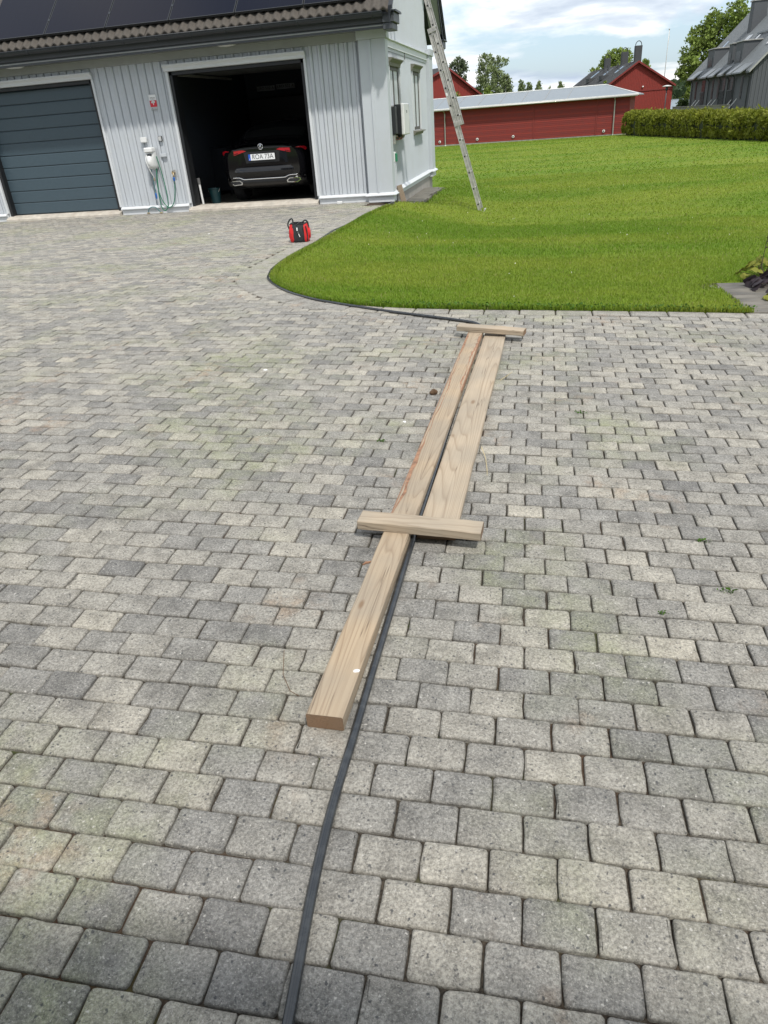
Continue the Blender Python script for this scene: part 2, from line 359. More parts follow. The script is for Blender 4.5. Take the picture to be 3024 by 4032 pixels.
# lake
def lake_mat():
    m, nt, b = new_mat('lake_water'); P = nd(nt, 'ShaderNodeNewGeometry').outputs['Position']
    n = nd(nt, 'ShaderNodeTexNoise', {'Vector': P, 'Scale': .25, 'Detail': 4})
    bp = nd(nt, 'ShaderNodeBump', {'Height': n.outputs[0], 'Strength': .25, 'Distance': .3})
    setb(nt, b, col=(.05, .07, .08), rough=.18, spec=.6, nor=bp.outputs[0])
lake_mat()
mb = MB(); n = 64
mb.add([(2600*math.sin(2*math.pi*k/n), 2600*math.cos(2*math.pi*k/n), -8) for k in range(n)], [tuple(range(n))])
mb.build('lake', 'lake_water', kind='structure')
# wooded hills across the lake
leaf_mat('far_forest', (.030, .055, .022), (.055, .085, .035), .02)
NH = 30000
az = rng.uniform(R(-30), R(40), NH); d = rng.uniform(1650, 2300, NH)
hz = 6+13*ss(1650, 2100, d)*(1+.35*np.sin(az*19)+.2*np.sin(az*47+1))
zz_ = rng.uniform(-2, 8, NH)+hz-6
ctr = np.stack([d*np.sin(az), d*np.cos(az), zz_], 1)
def leaf_cards(ctr, size, up=.0, aspect=1.4, tone=None, rng=rng, droop=None):
    n = len(ctr); size = np.broadcast_to(np.asarray(size, float), (n,))
    a = rng.normal(size=(n, 3)); a[:, 2] += up; a /= np.linalg.norm(a, axis=1)[:, None]+1e-9
    if droop is not None: a = a*(1-droop)+np.array([0, 0, -1.])*droop; a /= np.linalg.norm(a, axis=1)[:, None]+1e-9
    b = np.cross(a, rng.normal(size=(n, 3))); b /= np.linalg.norm(b, axis=1)[:, None]+1e-9
    l = (size*.5*aspect)[:, None]; w_ = (size*.5)[:, None]
    v = np.stack([ctr-a*l, ctr-b*w_*.9+a*l*.1, ctr+a*l, ctr+b*w_*.9+a*l*.1], 1).reshape(-1, 3)
    f = np.arange(4*n).reshape(-1, 4)
    t = rng.uniform(0, 1, (n, 3)) if tone is None else tone
    return v, f, np.repeat(t, 4, 0)
v_, f_, t_ = leaf_cards(ctr, rng.uniform(9, 16, NH), aspect=1.2)
fast_mesh('forest_hill', v_, f_, 'far_forest', t_, kind='stuff')
bpy.data.objects['forest_hill']['label'] = 'wooded hill on the far shore of the lake'

# lawn sheet
us = np.unique(np.concatenate([np.arange(-3.3, -2.2, .07), np.arange(-2.2, 3, .16), np.geomspace(3, 68, 30), -np.geomspace(3.3, 66, 24)]))
vs = np.unique(np.concatenate([np.arange(5.5, 7.6, .07), np.arange(7.6, 21, .25), np.geomspace(21, 72, 30)]))
U, Vv = np.meshgrid(us, vs); ins = inside(LAWN_POLY, U.ravel(), Vv.ravel()).reshape(U.shape)
Z = gz(U, Vv)+np.where(ins, .012, -.09)
nu = len(us); keep = []
for j in range(len(vs)-1):
    for i in range(nu-1):
        if ins[j:j+2, i:i+2].any(): keep.append((j*nu+i, j*nu+i+1, (j+1)*nu+i+1, (j+1)*nu+i))
lawn = fast_mesh('lawn', np.stack([U, Vv, Z], 2).reshape(-1, 3), np.array(keep), 'lawn_soil', kind='structure', smooth=True)
# grass blades, thinner with distance
def blades(u, v, h, wd, name):
    n = len(u); z = gz(u, v)+.008; a = rng.uniform(0, 2*math.pi, n); lean = rng.uniform(.05, .8, n)*h
    b = a+rng.uniform(-1.2, 1.2, n)+math.pi/2; bx, by = np.cos(b)*lean, np.sin(b)*lean; wx, wy = np.cos(a)*wd/2, np.sin(a)*wd/2
    P0 = np.stack([u-wx, v-wy, z], 1); P1 = np.stack([u+wx, v+wy, z], 1)
    M0 = np.stack([u-wx*.8+bx*.35, v-wy*.8+by*.35, z+h*.6], 1); M1 = np.stack([u+wx*.8+bx*.35, v+wy*.8+by*.35, z+h*.6], 1)
    T = np.stack([u+bx, v+by, z+h*.96], 1)
    vv = np.stack([P0, P1, M0, M1, T], 1).reshape(-1, 3); i = np.arange(n)[:, None]*5
    f = np.concatenate([np.concatenate([i+0, i+1, i+3], 1), np.concatenate([i+0, i+3, i+2], 1), np.concatenate([i+2, i+3, i+4], 1)])
    return vv, f, np.repeat(rng.uniform(0, 1, (n, 3)), 5, 0)
def sprinkle(n, u0, u1, v0, v1):
    u = rng.uniform(u0, u1, n); v = rng.uniform(v0, v1, n)
    X = _c*u-_s*v; Y = _s*u+_c*v
    k = inside(LAWN_POLY, u, v) & (X < .62*Y+1.3) & (X > -.62*Y-1.3); return u[k], v[k]
parts = []
for (n, box, h, wd) in ((105000, (-2.9, 3.6, 5.7, 8.0), (.014, .032), .0045), (95000, (-2.9, 5.2, 8.0, 12.5), (.014, .034), .007),
                        (80000, (-2.8, 9, 12.5, 22), (.015, .036), .013), (55000, (-9, 16, 22, 56), (.02, .04), .035)):
    u, v = sprinkle(n, *box); h_ = rng.uniform(*h, len(u))*(1+.5*(rng.uniform(size=len(u)) > .97)); parts.append(blades(u, v, h_, np.full(len(u), wd)*rng.uniform(.7, 1.3, len(u)), ''))
# ragged fringe where the lawn meets the slabs
k = rng.integers(0, len(EDGE)-2, 16000); f = rng.uniform(0, 1, 16000)[:, None]; e = EDGE[k]*(1-f)+EDGE[k+1]*f
tn = EDGE[k+1]-EDGE[k]; nn = np.stack([tn[:, 1], -tn[:, 0]], 1); nn /= np.linalg.norm(nn, axis=1)[:, None]
e = e+nn*rng.uniform(-.005, .06, 16000)[:, None]
parts.append(blades(e[:, 0], e[:, 1], rng.uniform(.02, .045, 16000), np.full(16000, .005), ''))
VV = []; FF = []; TT = []; off = 0
for a, b, c in parts: VV.append(a); FF.append(b+off); TT.append(c); off += len(a)
tag(fast_mesh('grass', np.concatenate(VV), np.concatenate(FF), 'grass_blades', np.concatenate(TT)), 'mown green grass of the garden lawn', None, None, 'stuff')
# clover and dandelion leaves at the lawn's border
leaf_mat('clover', (.05, .12, .015), (.10, .19, .03), 30)
k = rng.integers(0, 60, 900); e = EDGE[k]+np.stack([rng.uniform(-.03, .03, 900), rng.uniform(0, .10, 900)], 1)
v_, f_, t_ = leaf_cards(np.stack([e[:, 0], e[:, 1], gz(e[:, 0], e[:, 1])+rng.uniform(.012, .045, 900)], 1), rng.uniform(.012, .024, 900), aspect=1.1)
tag(fast_mesh('clover', v_, f_, 'clover', t_), 'low clover growing along the lawn border', None, None, 'stuff')
# pale flecks: daisies and fallen petals in the grass
plain('petal', (.75, .72, .62), .7)
u, v = sprinkle(900, -2.6, 6, 6, 20); u = u[:60]; v = v[:60]
v_, f_, t_ = leaf_cards(np.stack([u, v, gz(u, v)+.045], 1), .012, up=3)
tag(fast_mesh('fallen_petals', v_, f_, 'petal', t_), 'pale petals scattered over the lawn', None, None, 'stuff')

# ---------------------------------------------------------------- driveway
PL, PW = .14, .0963
drive = empty('driveway', (0, 0, 0), 'grey concrete block paving of the driveway', None, kind='structure')
U, Vv = np.meshgrid(np.concatenate([np.arange(-14, -3.6, .4), np.arange(-3.6, 5.8, .2)]), np.concatenate([np.arange(-1, 8, .2), np.arange(8, 14.3, .35)]))
nu = U.shape[1]; Fq = [(j*nu+i, j*nu+i+1, (j+1)*nu+i+1, (j+1)*nu+i) for j in range(U.shape[0]-1) for i in range(nu-1)]
fast_mesh('joint_sand', np.stack([U, Vv, gz(U, Vv)-.0095], 2).reshape(-1, 3), np.array(Fq), 'joint_sand', parent=drive, smooth=True)
OX, OY = .7082*PL, 5.2603*PL
def warp(a, b):
    k = .0232*(1-ss(2.5, 5.6, b)); return a-.0232*np.minimum(b, 3.), b+k*a
NP = 16
def paver_geo(a0, a1, b0, b1, rj):
    """rounded, uneven outline of one block in paving coordinates"""
    pts = []; jit = rj.normal(0, .0013, (8,)); c = rj.uniform(.0035, .0105, 4)
    cs = ((a0, b0), (a1, b0), (a1, b1), (a0, b1)); nx = ((1, 0), (0, 1), (-1, 0), (0, -1))
    for k in range(4):
        x, y = cs[k]; tx, ty = nx[k]; px, py = nx[k-1]; r = c[k]; L_ = PL if k % 2 == 0 else PW
        pts.append((x-px*r, y-py*r)); pts.append((x+(tx-px)*r*.32, y+(ty-py)*r*.32)); pts.append((x+tx*r, y+ty*r))
        m_ = rj.uniform(.4, .6)*L_; pts.append((x+tx*m_-ty*jit[k], y+ty*m_+tx*jit[k]))
    return np.array(pts)+rj.normal(0, .0006, (NP, 2))
rows = []
for r in range(-16, 142):
    b = OY+r*PW
    for cidx in range(-100, 40):
        a = OX+(cidx+(.5 if r % 2 else 0))*PL
        rows.append((a, b))
rows = np.array(rows); cu, cvv = warp(rows[:, 0]+PL/2, rows[:, 1])
X = _c*cu-_s*cvv; Y = _s*cu+_c*cvv
ok = (cvv > -.7) & (cvv < 13.95) & (cu > -13) & (X > -.60*Y-2.8) & (X < .60*Y+2.8) & (cu < 5.1)
rows = rows[ok]; cu = cu[ok]; cvv = cvv[ok]
ed, ei = edge_dist(cu, cvv); inl = inside(LAWN_POLY, cu, cvv)
ok = ~inl & ~((ed < BORDER[ei]-.02) & (cvv > 5.3)) & ~((cu > 1.5) & (cvv > 5.62)) & ~((cu > -3.15) & (cvv > 13.3))
rows = rows[ok]; cu = cu[ok]; cvv = cvv[ok]
cpix = np.array([(_f.x*a+_f.y*b-_f.z*EYE) for a, b in zip(cu, cvv)])      # depth from the camera
rx = (_r.x*cu+_r.y*cvv-_r.z*EYE)/np.maximum(cpix, .1)*2795; dy_ = (_d.x*cu+_d.y*cvv-_d.z*EYE)/np.maximum(cpix, .1)*2795
infr = (abs(rx) < 1560) & (abs(dy_) < 2080) & (cpix > .2)
order = np.argsort(np.where(infr, np.hypot(cu, cvv), 99)); singles = set(order[:300].tolist())
JV = []; JF4 = []; JT = []; pj = np.random.default_rng(5); joff = 0
RG = np.arange(NP)
FQ = np.concatenate([np.stack([k*NP+RG, k*NP+(RG+1) % NP, (k+1)*NP+(RG+1) % NP, (k+1)*NP+RG], 1) for k in range(3)]+[np.array([(3*NP+i, 3*NP+i+1, 3*NP+NP-2-i, 3*NP+NP-1-i) for i in range(NP//2-1)])])
RING = np.repeat([1., 1., .45, 0.], NP)
def paver_verts(a, b, rj):
    g = .0014
    P = paver_geo(a+g+rj.uniform(-.001, .002), a+PL-g-rj.uniform(-.001, .002), b-PW/2+g*.75+rj.uniform(-.0008, .0014), b+PW/2-g*.75-rj.uniform(-.0008, .0014), rj)
    c0 = P.mean(0); D = P-c0; ext = np.abs(D).max(0); z0 = rj.normal(0, .0014); tl = rj.normal(0, .013, 2); out = []
    for ins_, dz in ((0, -.028), (0, -.0048), (.0015, -.0017), (rj.uniform(.005, .0075), 0)):
        Q = c0+D*(1-ins_/ext); u, v = warp(Q[:, 0], Q[:, 1]); out.append(np.stack([u, v, gz(u, v)+z0+(Q-c0)@tl+dz], 1))
    return np.concatenate(out)
def tone_of(rj):
    k = rj.uniform(); t = rj.normal(.33, .10) if k < .40 else rj.normal(.58, .11) if k < .88 else rj.normal(.76, .07)
    return (float(np.clip(t, .02, 1)), rj.uniform(), rj.uniform())
def tone_arr(t): return np.concatenate([np.tile(np.array([t[:2]]), (4*NP, 1)), RING[:, None]], 1)
for i, (a, b) in enumerate(rows):
    vtx = paver_verts(a, b, pj); t = tone_of(pj)
    if i in singles:
        c0 = vtx[3*NP:].mean(0)
        p = fast_mesh('paver', vtx-c0, FQ, 'concrete_paver', tone_arr(t), drive, smooth=True); p.location = c0; p.data.set_sharp_from_angle(angle=R(55))
    else:
        JV.append(vtx); JF4.append(FQ+joff); JT.append(tone_arr(t)); joff += 4*NP
pf = fast_mesh('paver_field', np.concatenate(JV), np.concatenate(JF4), 'concrete_paver', np.concatenate(JT), drive, 'stuff', smooth=True); pf.data.set_sharp_from_angle(angle=R(55))
# slabs along the lawn
ln = np.concatenate([[0], np.cumsum(np.hypot(*np.diff(EDGE, axis=0).T))]); tot = ln[-1]; pos = 0.; sj = np.random.default_rng(3)
def at_s(s_):
    s_ = min(max(s_, 0), tot); x = np.interp(s_, ln, EDGE[:, 0]); y = np.interp(s_, ln, EDGE[:, 1])
    x2 = np.interp(min(s_+.05, tot), ln, EDGE[:, 0]); y2 = np.interp(min(s_+.05, tot), ln, EDGE[:, 1]); x1 = np.interp(max(s_-.05, 0), ln, EDGE[:, 0]); y1 = np.interp(max(s_-.05, 0), ln, EDGE[:, 1])
    t = Vector((x2-x1, y2-y1)).normalized(); return Vector((x, y)), Vector((-t.y, t.x)), float(np.interp(s_, ln, BORDER))   # point, outward normal, width
pos = -3.51
while pos < tot-.1:
    L_ = .275; g = .004; ring = []
    for s_, side in ((pos+g, 0), (pos+L_-g, 0), (pos+L_-g, 1), (pos+g, 1)):
        if s_ < 0: p, nrm, wd = Vector((1.56-s_, 5.74)), Vector((0, -1)), .13
        else: p, nrm, wd = at_s(s_)
        if nrm.y > 0 and p.y < 6: nrm = -nrm
        if p.y > 6 and nrm.x > 0: nrm = -nrm
        ring.append(p+nrm*(wd*side+(.003 if side else -.006)))
    c0 = sum(ring, Vector((0, 0)))/4; zt = sj.normal(0, .0012)+.004
    mbs = MB(); lay = []
    for ins_, dz in ((0, -.03), (0, -.006), (.006, 0)):
        lay += [((p-c0)*(1-ins_/.1)+c0).to_tuple() + (G(p.x, p.y)+dz+zt,) for p in ring]
    cz = G(c0.x, c0.y)
    mbs.add([(x-c0.x, y-c0.y, z-cz) for x, y, z in lay], [(i, (i+1) % 4, 4+(i+1) % 4, 4+i) for i in range(4)]+[(4+i, 4+(i+1) % 4, 8+(i+1) % 4, 8+i) for i in range(4)]+[(8, 9, 10, 11)])
    o = mbs.build('edging_slab', 'concrete_paver', drive); o.location = (c0.x, c0.y, cz)
    a = o.data.color_attributes.new('tone', 'FLOAT_COLOR', 'POINT'); t = np.tile(np.array((sj.uniform(.42, .66), sj.uniform(), 0, 1), np.float32), (12, 1)); t[:8, 2] = 1.
    a.data.foreach_set('color', t.ravel())
    pos += L_

# weeds and moss tufts in the joints
mw = []
for (u, v) in [(.60, 2.33), (.40, 1.87), (.62, 2.02), (.22, 3.55), (-.72, 3.07)]:
    n = 26; a = rng.normal(0, .008, (n, 2)); mw.append(np.stack([u+a[:, 0]*1.5, v+a[:, 1]*.5, gz(u, v)+rng.uniform(-.004, .012, n)], 1))
v_, f_, t_ = leaf_cards(np.concatenate(mw), rng.uniform(.004, .009, sum(map(len, mw))), up=.6, aspect=2.)
tag(fast_mesh('joint_weeds', v_, f_, 'clover', t_), 'tiny weeds sprouting from the paving joints', None, None, 'stuff')

# ================================================================ TIMBER AND PIPE ON THE DRIVEWAY
wood('old_pine', (.46, .36, .25), (.23, .155, .095), 1.0, .48)
wood('pale_pine', (.49, .40, .295), (.26, .185, .12), .8, .48)
wood('end_grain', (.26, .16, .095), (.15, .09, .05), 2.2, .2)
plain('bark', (.30, .165, .10), .9, var=.4, scale=40, bump=.8, bscale=80)
def timber(name, A, B, width, th, z0, mat, label, wane=None, zt=None):
    """board from A to B (centre line on the ground), th thick, resting z0 above the paving"""
    A = Vector(A); B = Vector(B); L_ = (B-A).length; yaw = math.atan2(-(B.x-A.x), B.y-A.y)
    za, zb = G(*A)+z0, G(*B)+z0
    if zt: za, zb = zt
    mbt = MB(); n = 14; jr = np.random.default_rng(int(L_*1000)); prof = []
    for i in range(n+1):
        y = L_*i/n; w0 = -width/2+jr.normal(0, .0012); w1 = width/2+jr.normal(0, .0012); wz = jr.normal(0, .0008); c = .0035
        prof.append([(w0+c, y, 0), (w1-c, y, 0), (w1, y, c), (w1, y, th-c+wz), (w1-c, y, th+wz), (w0+c, y, th+wz), (w0, y, th-c+wz), (w0, y, c)])
    m_ = 8; mbt.add([p for r_ in prof for p in r_], [(i*m_+k, i*m_+(k+1) % m_, (i+1)*m_+(k+1) % m_, (i+1)*m_+k) for i in range(n) for k in range(m_)])
    mid = (A+B)/2
    o = empty(name, (A.x, A.y, za), label, 'plank'); o.rotation_euler = (math.atan2(zb-za, L_), 0, yaw)
    body = mbt.build('board', mat, o, smooth=35)
    for e, y in ((0, -.0006), (n, L_+.0006)):
        MB().add([(p[0], y, p[2]) for p in prof[e]], [tuple(range(8)) if e == 0 else tuple(range(8))[::-1]]).build('end_grain', 'end_grain', o)
    if wane:
        for side, y0, y1 in wane:
            w_ = MB(); rows_ = []
            for i in range(40):
                y = y0+(y1-y0)*i/39; d_ = .016+.005*math.sin(i*.37)+jr.normal(0, .003); d_ *= min(1, i/4, (39-i)/4)+.05; s_ = side*width/2
                rows_.append([(s_-side*d_, y, th+.0012), (s_+side*.0012, y, th-.001), (s_+side*.0015, y, th-.012-d_*.4)])
            w_.grid(rows_).build('bark_edge', 'bark', o)
    return o
timber('plank', (-.497, 1.243), (-.427, 4.962), .097, .045, .002, 'old_pine', 'long narrow thick plank lying left of the black pipe', wane=[(1, 2.45, 3.6), (-1, .95, 3.68)])
timber('plank', (-.342, 2.205), (-.293, 4.995), .145, .026, .002, 'pale_pine', 'wide thin board lying right of the long narrow plank')
def crosser(A, B, w_, th, zl, zr, label, mat='pale_pine'):
    return timber('plank', A, B, w_, th, 0, mat, label, zt=(zl, zr))
zc = G(-.46, 2.2)+.047
crosser((-.622, 2.205), (-.172, 2.182), .082, .036, zc+.004, zc-.010, 'short crosspiece laid over the planks near the middle')
zc = G(-.42, 4.93)+.047
crosser((-.552, 4.955), (-.093, 4.862), .082, .036, zc+.006, zc-.012, 'short crosspiece laid over the far end of the planks')
# white paint blob and screw heads on the timber
plain('white_paint', (.78, .78, .77), .5); plain('zinc', (.42, .42, .42), .4, metal=1)
def splat(name, c, r, h, mat, label, cat, n=18, seed=1):
    j = np.random.default_rng(seed); mbp = MB(); P1 = []; P0 = []
    for k in range(n):
        a = 2*math.pi*k/n; rr = r*(1+.25*math.sin(a*2+seed)+j.normal(0, .06)); P0.append((rr*math.cos(a), rr*1.25*math.sin(a), 0)); P1.append((rr*.7*math.cos(a), rr*.9*math.sin(a), h))
    mbp.add(P0+P1+[(0, 0, h*1.2)], [(k, (k+1) % n, n+(k+1) % n, n+k) for k in range(n)]+[(n+k, n+(k+1) % n, 2*n) for k in range(n)])
    return tag(mbp.build(name, mat, loc=c, smooth=True), label, cat)
splat('paint_blob', (-.4535, 1.418, G(-.45, 1.418)+.0475), .0075, .0018, 'white_paint', 'white paint blob on the long narrow plank', 'paint')
# black pipe
m, nt, b = new_mat('black_pipe'); P = nd(nt, 'ShaderNodeNewGeometry').outputs['Position']
nn_ = nd(nt, 'ShaderNodeTexNoise', {'Vector': P, 'Scale': 35, 'Detail': 6}).outputs[0]
setb(nt, b, col=mixc(nt, ramp(nt, nn_, [(.45, 0), (.75, .6)]), (.016, .019, .023), (.06, .065, .068)), rough=.26, spec=.75)
path = [(-.36, -.1), (-.365, .4), (-.377, .571), (-.39, .677), (-.405, .812), (-.417, .992), (-.417, 1.218), (-.420, 1.405), (-.421, 1.63), (-.4225, 1.87), (-.4225, 2.083), (-.4225, 2.25)]
path += [(-.4215+.011*t, 2.25+2.85*t) for t in np.linspace(.08, 1, 14)]
path += [(-.412, 5.2), (-.44, 5.285), (-.56, 5.345), (-.674, 5.395), (-1.023, 5.539), (-1.15, 5.592), (-1.58, 5.806), (-1.897, 5.985), (-2.16, 6.2), (-2.36, 6.43), (-2.525, 6.66), (-2.66, 6.91), (-2.775, 7.36), (-2.83, 7.85), (-2.845, 8.27), (-2.85, 8.8), (-2.835, 9.193), (-2.865, 9.8), (-2.885, 10.286), (-2.83, 10.75), (-2.815, 11.3), (-2.82, 11.9), (-2.76, 12.7), (-2.70, 13.3), (-2.66, 13.9)]
pa = smooth_line(resample(path, .035), 5)
mb = MB(); mb.tube([(x, y, G(x, y)+.0115) for x, y in pa], .0108, 16); tag(mb.build('water_pipe', 'black_pipe', smooth=True), 'black plastic pipe running along the planks and lawn edge', 'pipe')
# bits lying about
plain('dry_straw', (.55, .45, .25), .8); plain('cone_brown', (.13, .075, .04), .8, bump=.6)
def straw(pts, label, r=.0016):
    o = MB().tube([(x, y, G(x, y)+z) for x, y, z in pts], [r]*(len(pts)-1)+[r*.5], 5).build('straw', 'dry_straw'); return tag(o, label, 'straw', 'straws beside the wide board')
straw([(-.21, 4.02, .004), (-.17, 4.10, .010), (-.145, 4.19, .004)], 'pale straw beside the far half of the wide board')
straw([(-.24, 3.02, .020), (-.215, 2.93, .010), (-.20, 2.82, .003), (-.195, 2.76, .003)], 'pale straw leaning on the near half of the wide board')
co = MB(); 
for k in range(60):
    t = k/60; a = k*2.4; rr = .014*math.sin(math.pi*(.12+.8*t)); c = Vector((.04*(t-.5), rr*math.cos(a), rr*math.sin(a)+.012)); q = Vector((.04*(t-.5)+.007, rr*1.5*math.cos(a), rr*1.5*math.sin(a)+.012)); sdv = Vector((0, -math.sin(a), math.cos(a)))*.005
    co.add([c-sdv, q-sdv*.6, q+sdv*.6, c+sdv], [(0, 1, 2, 3)])
co.lathe([(.004, -.02), (.011, -.008), (.011, .006), (.003, .02)], (0, 0, .012), 8, 'x')
tag(co.build('pine_cone', 'cone_brown', loc=(-.566, 3.753, G(-.566, 3.753)), rz=.6), 'small brown pine cone on the paving left of planks', 'pine cone')
tag(MB().tube([(-.006, 0, .003), (.002, .012, .004), (.012, .016, .003), (.024, .03, .003)], [.003, .005, .004, .0015], 6).build('bark_chip', 'bark', loc=(-.565, 2.0, G(-.565, 2.0))), 'reddish bark chip beside the long narrow plank', 'bark')
for i, (u, v, r_, lb) in enumerate([(-1.674, 4.087, .012, 'white dropping on the paving left of planks'), (-.655, 3.33, .008, 'tiny white spot beside the long plank'), (-4.9, 10.6, .018, 'white dropping on the far paving before the garage')]):
    splat('bird_dropping', (u, v, G(u, v)+.001), r_, .0025, 'white_paint', lb, 'dropping', seed=i+2)
def crack(pts, lb): return tag(MB().tube([(x, y, G(x, y)+.002) for x, y in pts], .0010, 5).build('twig', 'cone_brown'), lb, 'twig')
crack([(.95, 5.30), (1.02, 5.20), (1.13, 5.13), (1.22, 5.10)], 'thin dark twig on the paving before the deck corner')
crack([(-.70, 1.52), (-.67, 1.42), (-.63, 1.36), (-.60, 1.345)], 'thin curved twig by the near end of the plank')

# ================================================================ DECK AND BORDER PLANTS
wood('deck_grey', (.125, .118, .107), (.07, .066, .058), 1., .5, 'X')
dk = empty('deck', (1.5, 5.76, -.11), 'grey weathered wooden deck beside the lawn corner', 'deck')
for i in range(9):
    y = .004+i*.118; dz = G(1.9, 5.8+y)+.115
    MB().cbox(0+(.03 if i < 5 else 0), 3.6, y, y+.108, dz-.02, dz+.012, .004).build('deck_board', 'deck_grey', dk)
leaf_mat('heuchera_leaf', (.055, .040, .050), (.13, .10, .115), 9); leaf_mat('yellow_leaf', (.30, .33, .04), (.42, .42, .08), 9)
plain('stem_brown', (.05, .03, .025), .7)
def plant(name, base, label, n, rad, hgt, leaf, mat, stalks=(), seed=1):
    j = np.random.default_rng(seed); p = empty(name, base, label, 'plant'); stem = MB()
    for i in range(n):
        a = j.uniform(0, 2*math.pi); rr = rad*math.sqrt(j.uniform(.02, 1)); h = hgt*(1-.75*(rr/rad)**2)*j.uniform(.65, 1.1); sz = leaf*j.uniform(.7, 1.25)
        c = Vector((rr*math.cos(a), rr*math.sin(a), h)); stem.tube([(0, 0, -.01), c*.55+Vector((0, 0, h*.2)), c], .0018, 4, caps=False)
        lf = MB(); ring = []; nn2 = 12
        for k in range(nn2):
            t = 2*math.pi*k/nn2; q = sz*(.5+.08*math.cos(5*t))*(1 if k else .7); ring.append((q*math.cos(t), q*math.sin(t), -.22*q*q/sz+j.normal(0, .003)))
        lf.add(ring+[(0, 0, sz*.05)], [(k, (k+1) % nn2, nn2) for k in range(nn2)])
        M = Matrix.Translation(c) @ Matrix.Rotation(a, 4, 'Z') @ Matrix.Rotation(j.uniform(.25, .95), 4, 'Y') @ Matrix.Rotation(j.normal(0, .3), 4, 'X')
        lf.rot(M).build('leaf', mat, p, smooth=True)
    stem.build('stem', 'stem_brown', p)
    for (dx, dy, h, lean) in stalks:
        s_ = MB(); top = Vector((dx+lean, dy, h)); pts = [Vector((dx*.4, dy*.4, 0)), Vector((dx, dy, h*.35)), Vector((dx+lean*.5, dy, h*.7)), top]
        s_.tube(pts, [.0035, .003, .0025, .002], 6)
        for k in range(9):
            t = j.uniform(.35, 1); c = pts[2].lerp(top, (t-.35)/.65); q = c+Vector((j.normal(0, .012), j.normal(0, .012), .008)); s_.tube([c, q], [.002, .004], 5); s_.lathe([(.001, -.006), (.006, -.002), (.006, .003), (.001, .007)], q, 6)
        s_.build('flower_stalk', 'stem_brown', p, smooth=40)
    return p
plant('heuchera', (1.95, 6.58, -.11), 'dark purple leafy plant on the deck at right edge', 42, .25, .14, .11, 'heuchera_leaf', [(-.13, .16, .40, .01), (.02, .2, .50, .02)], 4)
plant('yellow_shrub', (1.92, 6.98, -.12), 'low yellow green shrub behind the dark purple plant', 60, .22, .20, .06, 'yellow_leaf', (), 6)
plant('yellow_seedling', (1.80, 6.16, -.105), 'small yellow green seedling at the deck edge', 10, .08, .06, .05, 'yellow_leaf', (), 9)

# ================================================================ GARAGE
plain('wall_white', (.50, .53, .565), .55, var=.04, scale=1.2, dirt=((.42, .43, .40), 2.2, .25))
plain('trim_white', (.62, .64, .66), .5, var=.04, scale=2)
plain('wall_core', (.55, .575, .60), .6, var=.04)
plain('dark_metal', (.022, .026, .032), .42, var=.08, spec=.5)
plain('soffit_grey', (.33, .345, .34), .7, var=.06, dirt=((.28, .28, .24), 1.3, .3))
plain('fascia_grey', (.062, .068, .078), .5, var=.06)
plain('door_blue_grey', (.050, .078, .098), .45, var=.06, scale=30, bump=.12, bscale=220)
plain('frame_black', (.012, .013, .015), .5)
plain('concrete_sill', (.50, .46, .40), .8, var=.22, scale=7, bump=.3, dirt=((.30, .22, .16), 4, .5))
plain('plinth_concrete', (.33, .31, .275), .85, var=.15, scale=4, bump=.4, dirt=((.2, .2, .16), 3, .5))
plain('roof_tile', (.080, .069, .058), .85, var=.25, scale=18, bump=.5, bscale=160, dirt=((.07, .07, .06), 9, .6))
plain('old_sill_paint', (.17, .165, .135), .7, var=.15, scale=9, bump=.2)
plain('frame_taupe', (.085, .08, .072), .6, var=.08)
plain('black_plastic', (.02, .022, .025), .45); plain('grey_plastic', (.40, .41, .42), .5); plain('white_plastic', (.72, .725, .72), .4, var=.05)
plain('galvanised', (.42, .41, .385), .5, metal=.6, var=.18, scale=22)
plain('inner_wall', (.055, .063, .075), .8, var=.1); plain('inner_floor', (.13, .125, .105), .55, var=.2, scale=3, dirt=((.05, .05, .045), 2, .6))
plain('brass', (.45, .36, .22), .4, metal=.8); plain('hose_green', (.015, .16, .085), .45, var=.1); plain('hose_teal', (.03, .13, .14), .45); plain('blue_plastic', (.02, .12, .42), .4)
plain('sign_red', (.55, .012, .03), .35, var=.05); plain('copper_red', (.38, .06, .03), .5)
plain('ink_black', (.012, .012, .014), .6); plain('ink_grey', (.12, .12, .12), .6)
def window_glass():
    m, nt, b = new_mat('window_glass'); setb(nt, b, col=(.03, .035, .04), rough=.03, spec=.4); b.inputs['IOR'].default_value = 1.45
window_glass()

V0 = 14.0                       # face of the front cladding
UG = -2.76                      # face of the gable cladding
GB = 19.62                      # back of the gable
RV = 16.8                       # ridge
SL = math.tan(R(40.5))
EV, EZ = 13.34, 2.845           # lower edge of the tiles
roofz = lambda v: EZ+(min(v, 2*RV-v)-EV)*SL
gar = empty('garage', (0, 0, 0), 'pale grey board clad garage with tiled roof and two doors', 'garage')
def P_(mb, name, mat, parent=gar, **k): return mb.build(name, mat, parent, **k)
def bx(name, mat, x0, x1, y0, y1, z0, z1, parent=gar, c=.003): return MB().cbox(x0, x1, y0, y1, z0, z1, c).build(name, mat, parent)
D1 = (-10.81, -8.27); D2 = (-6.72, -4.16); DT = 2.335   # door openings
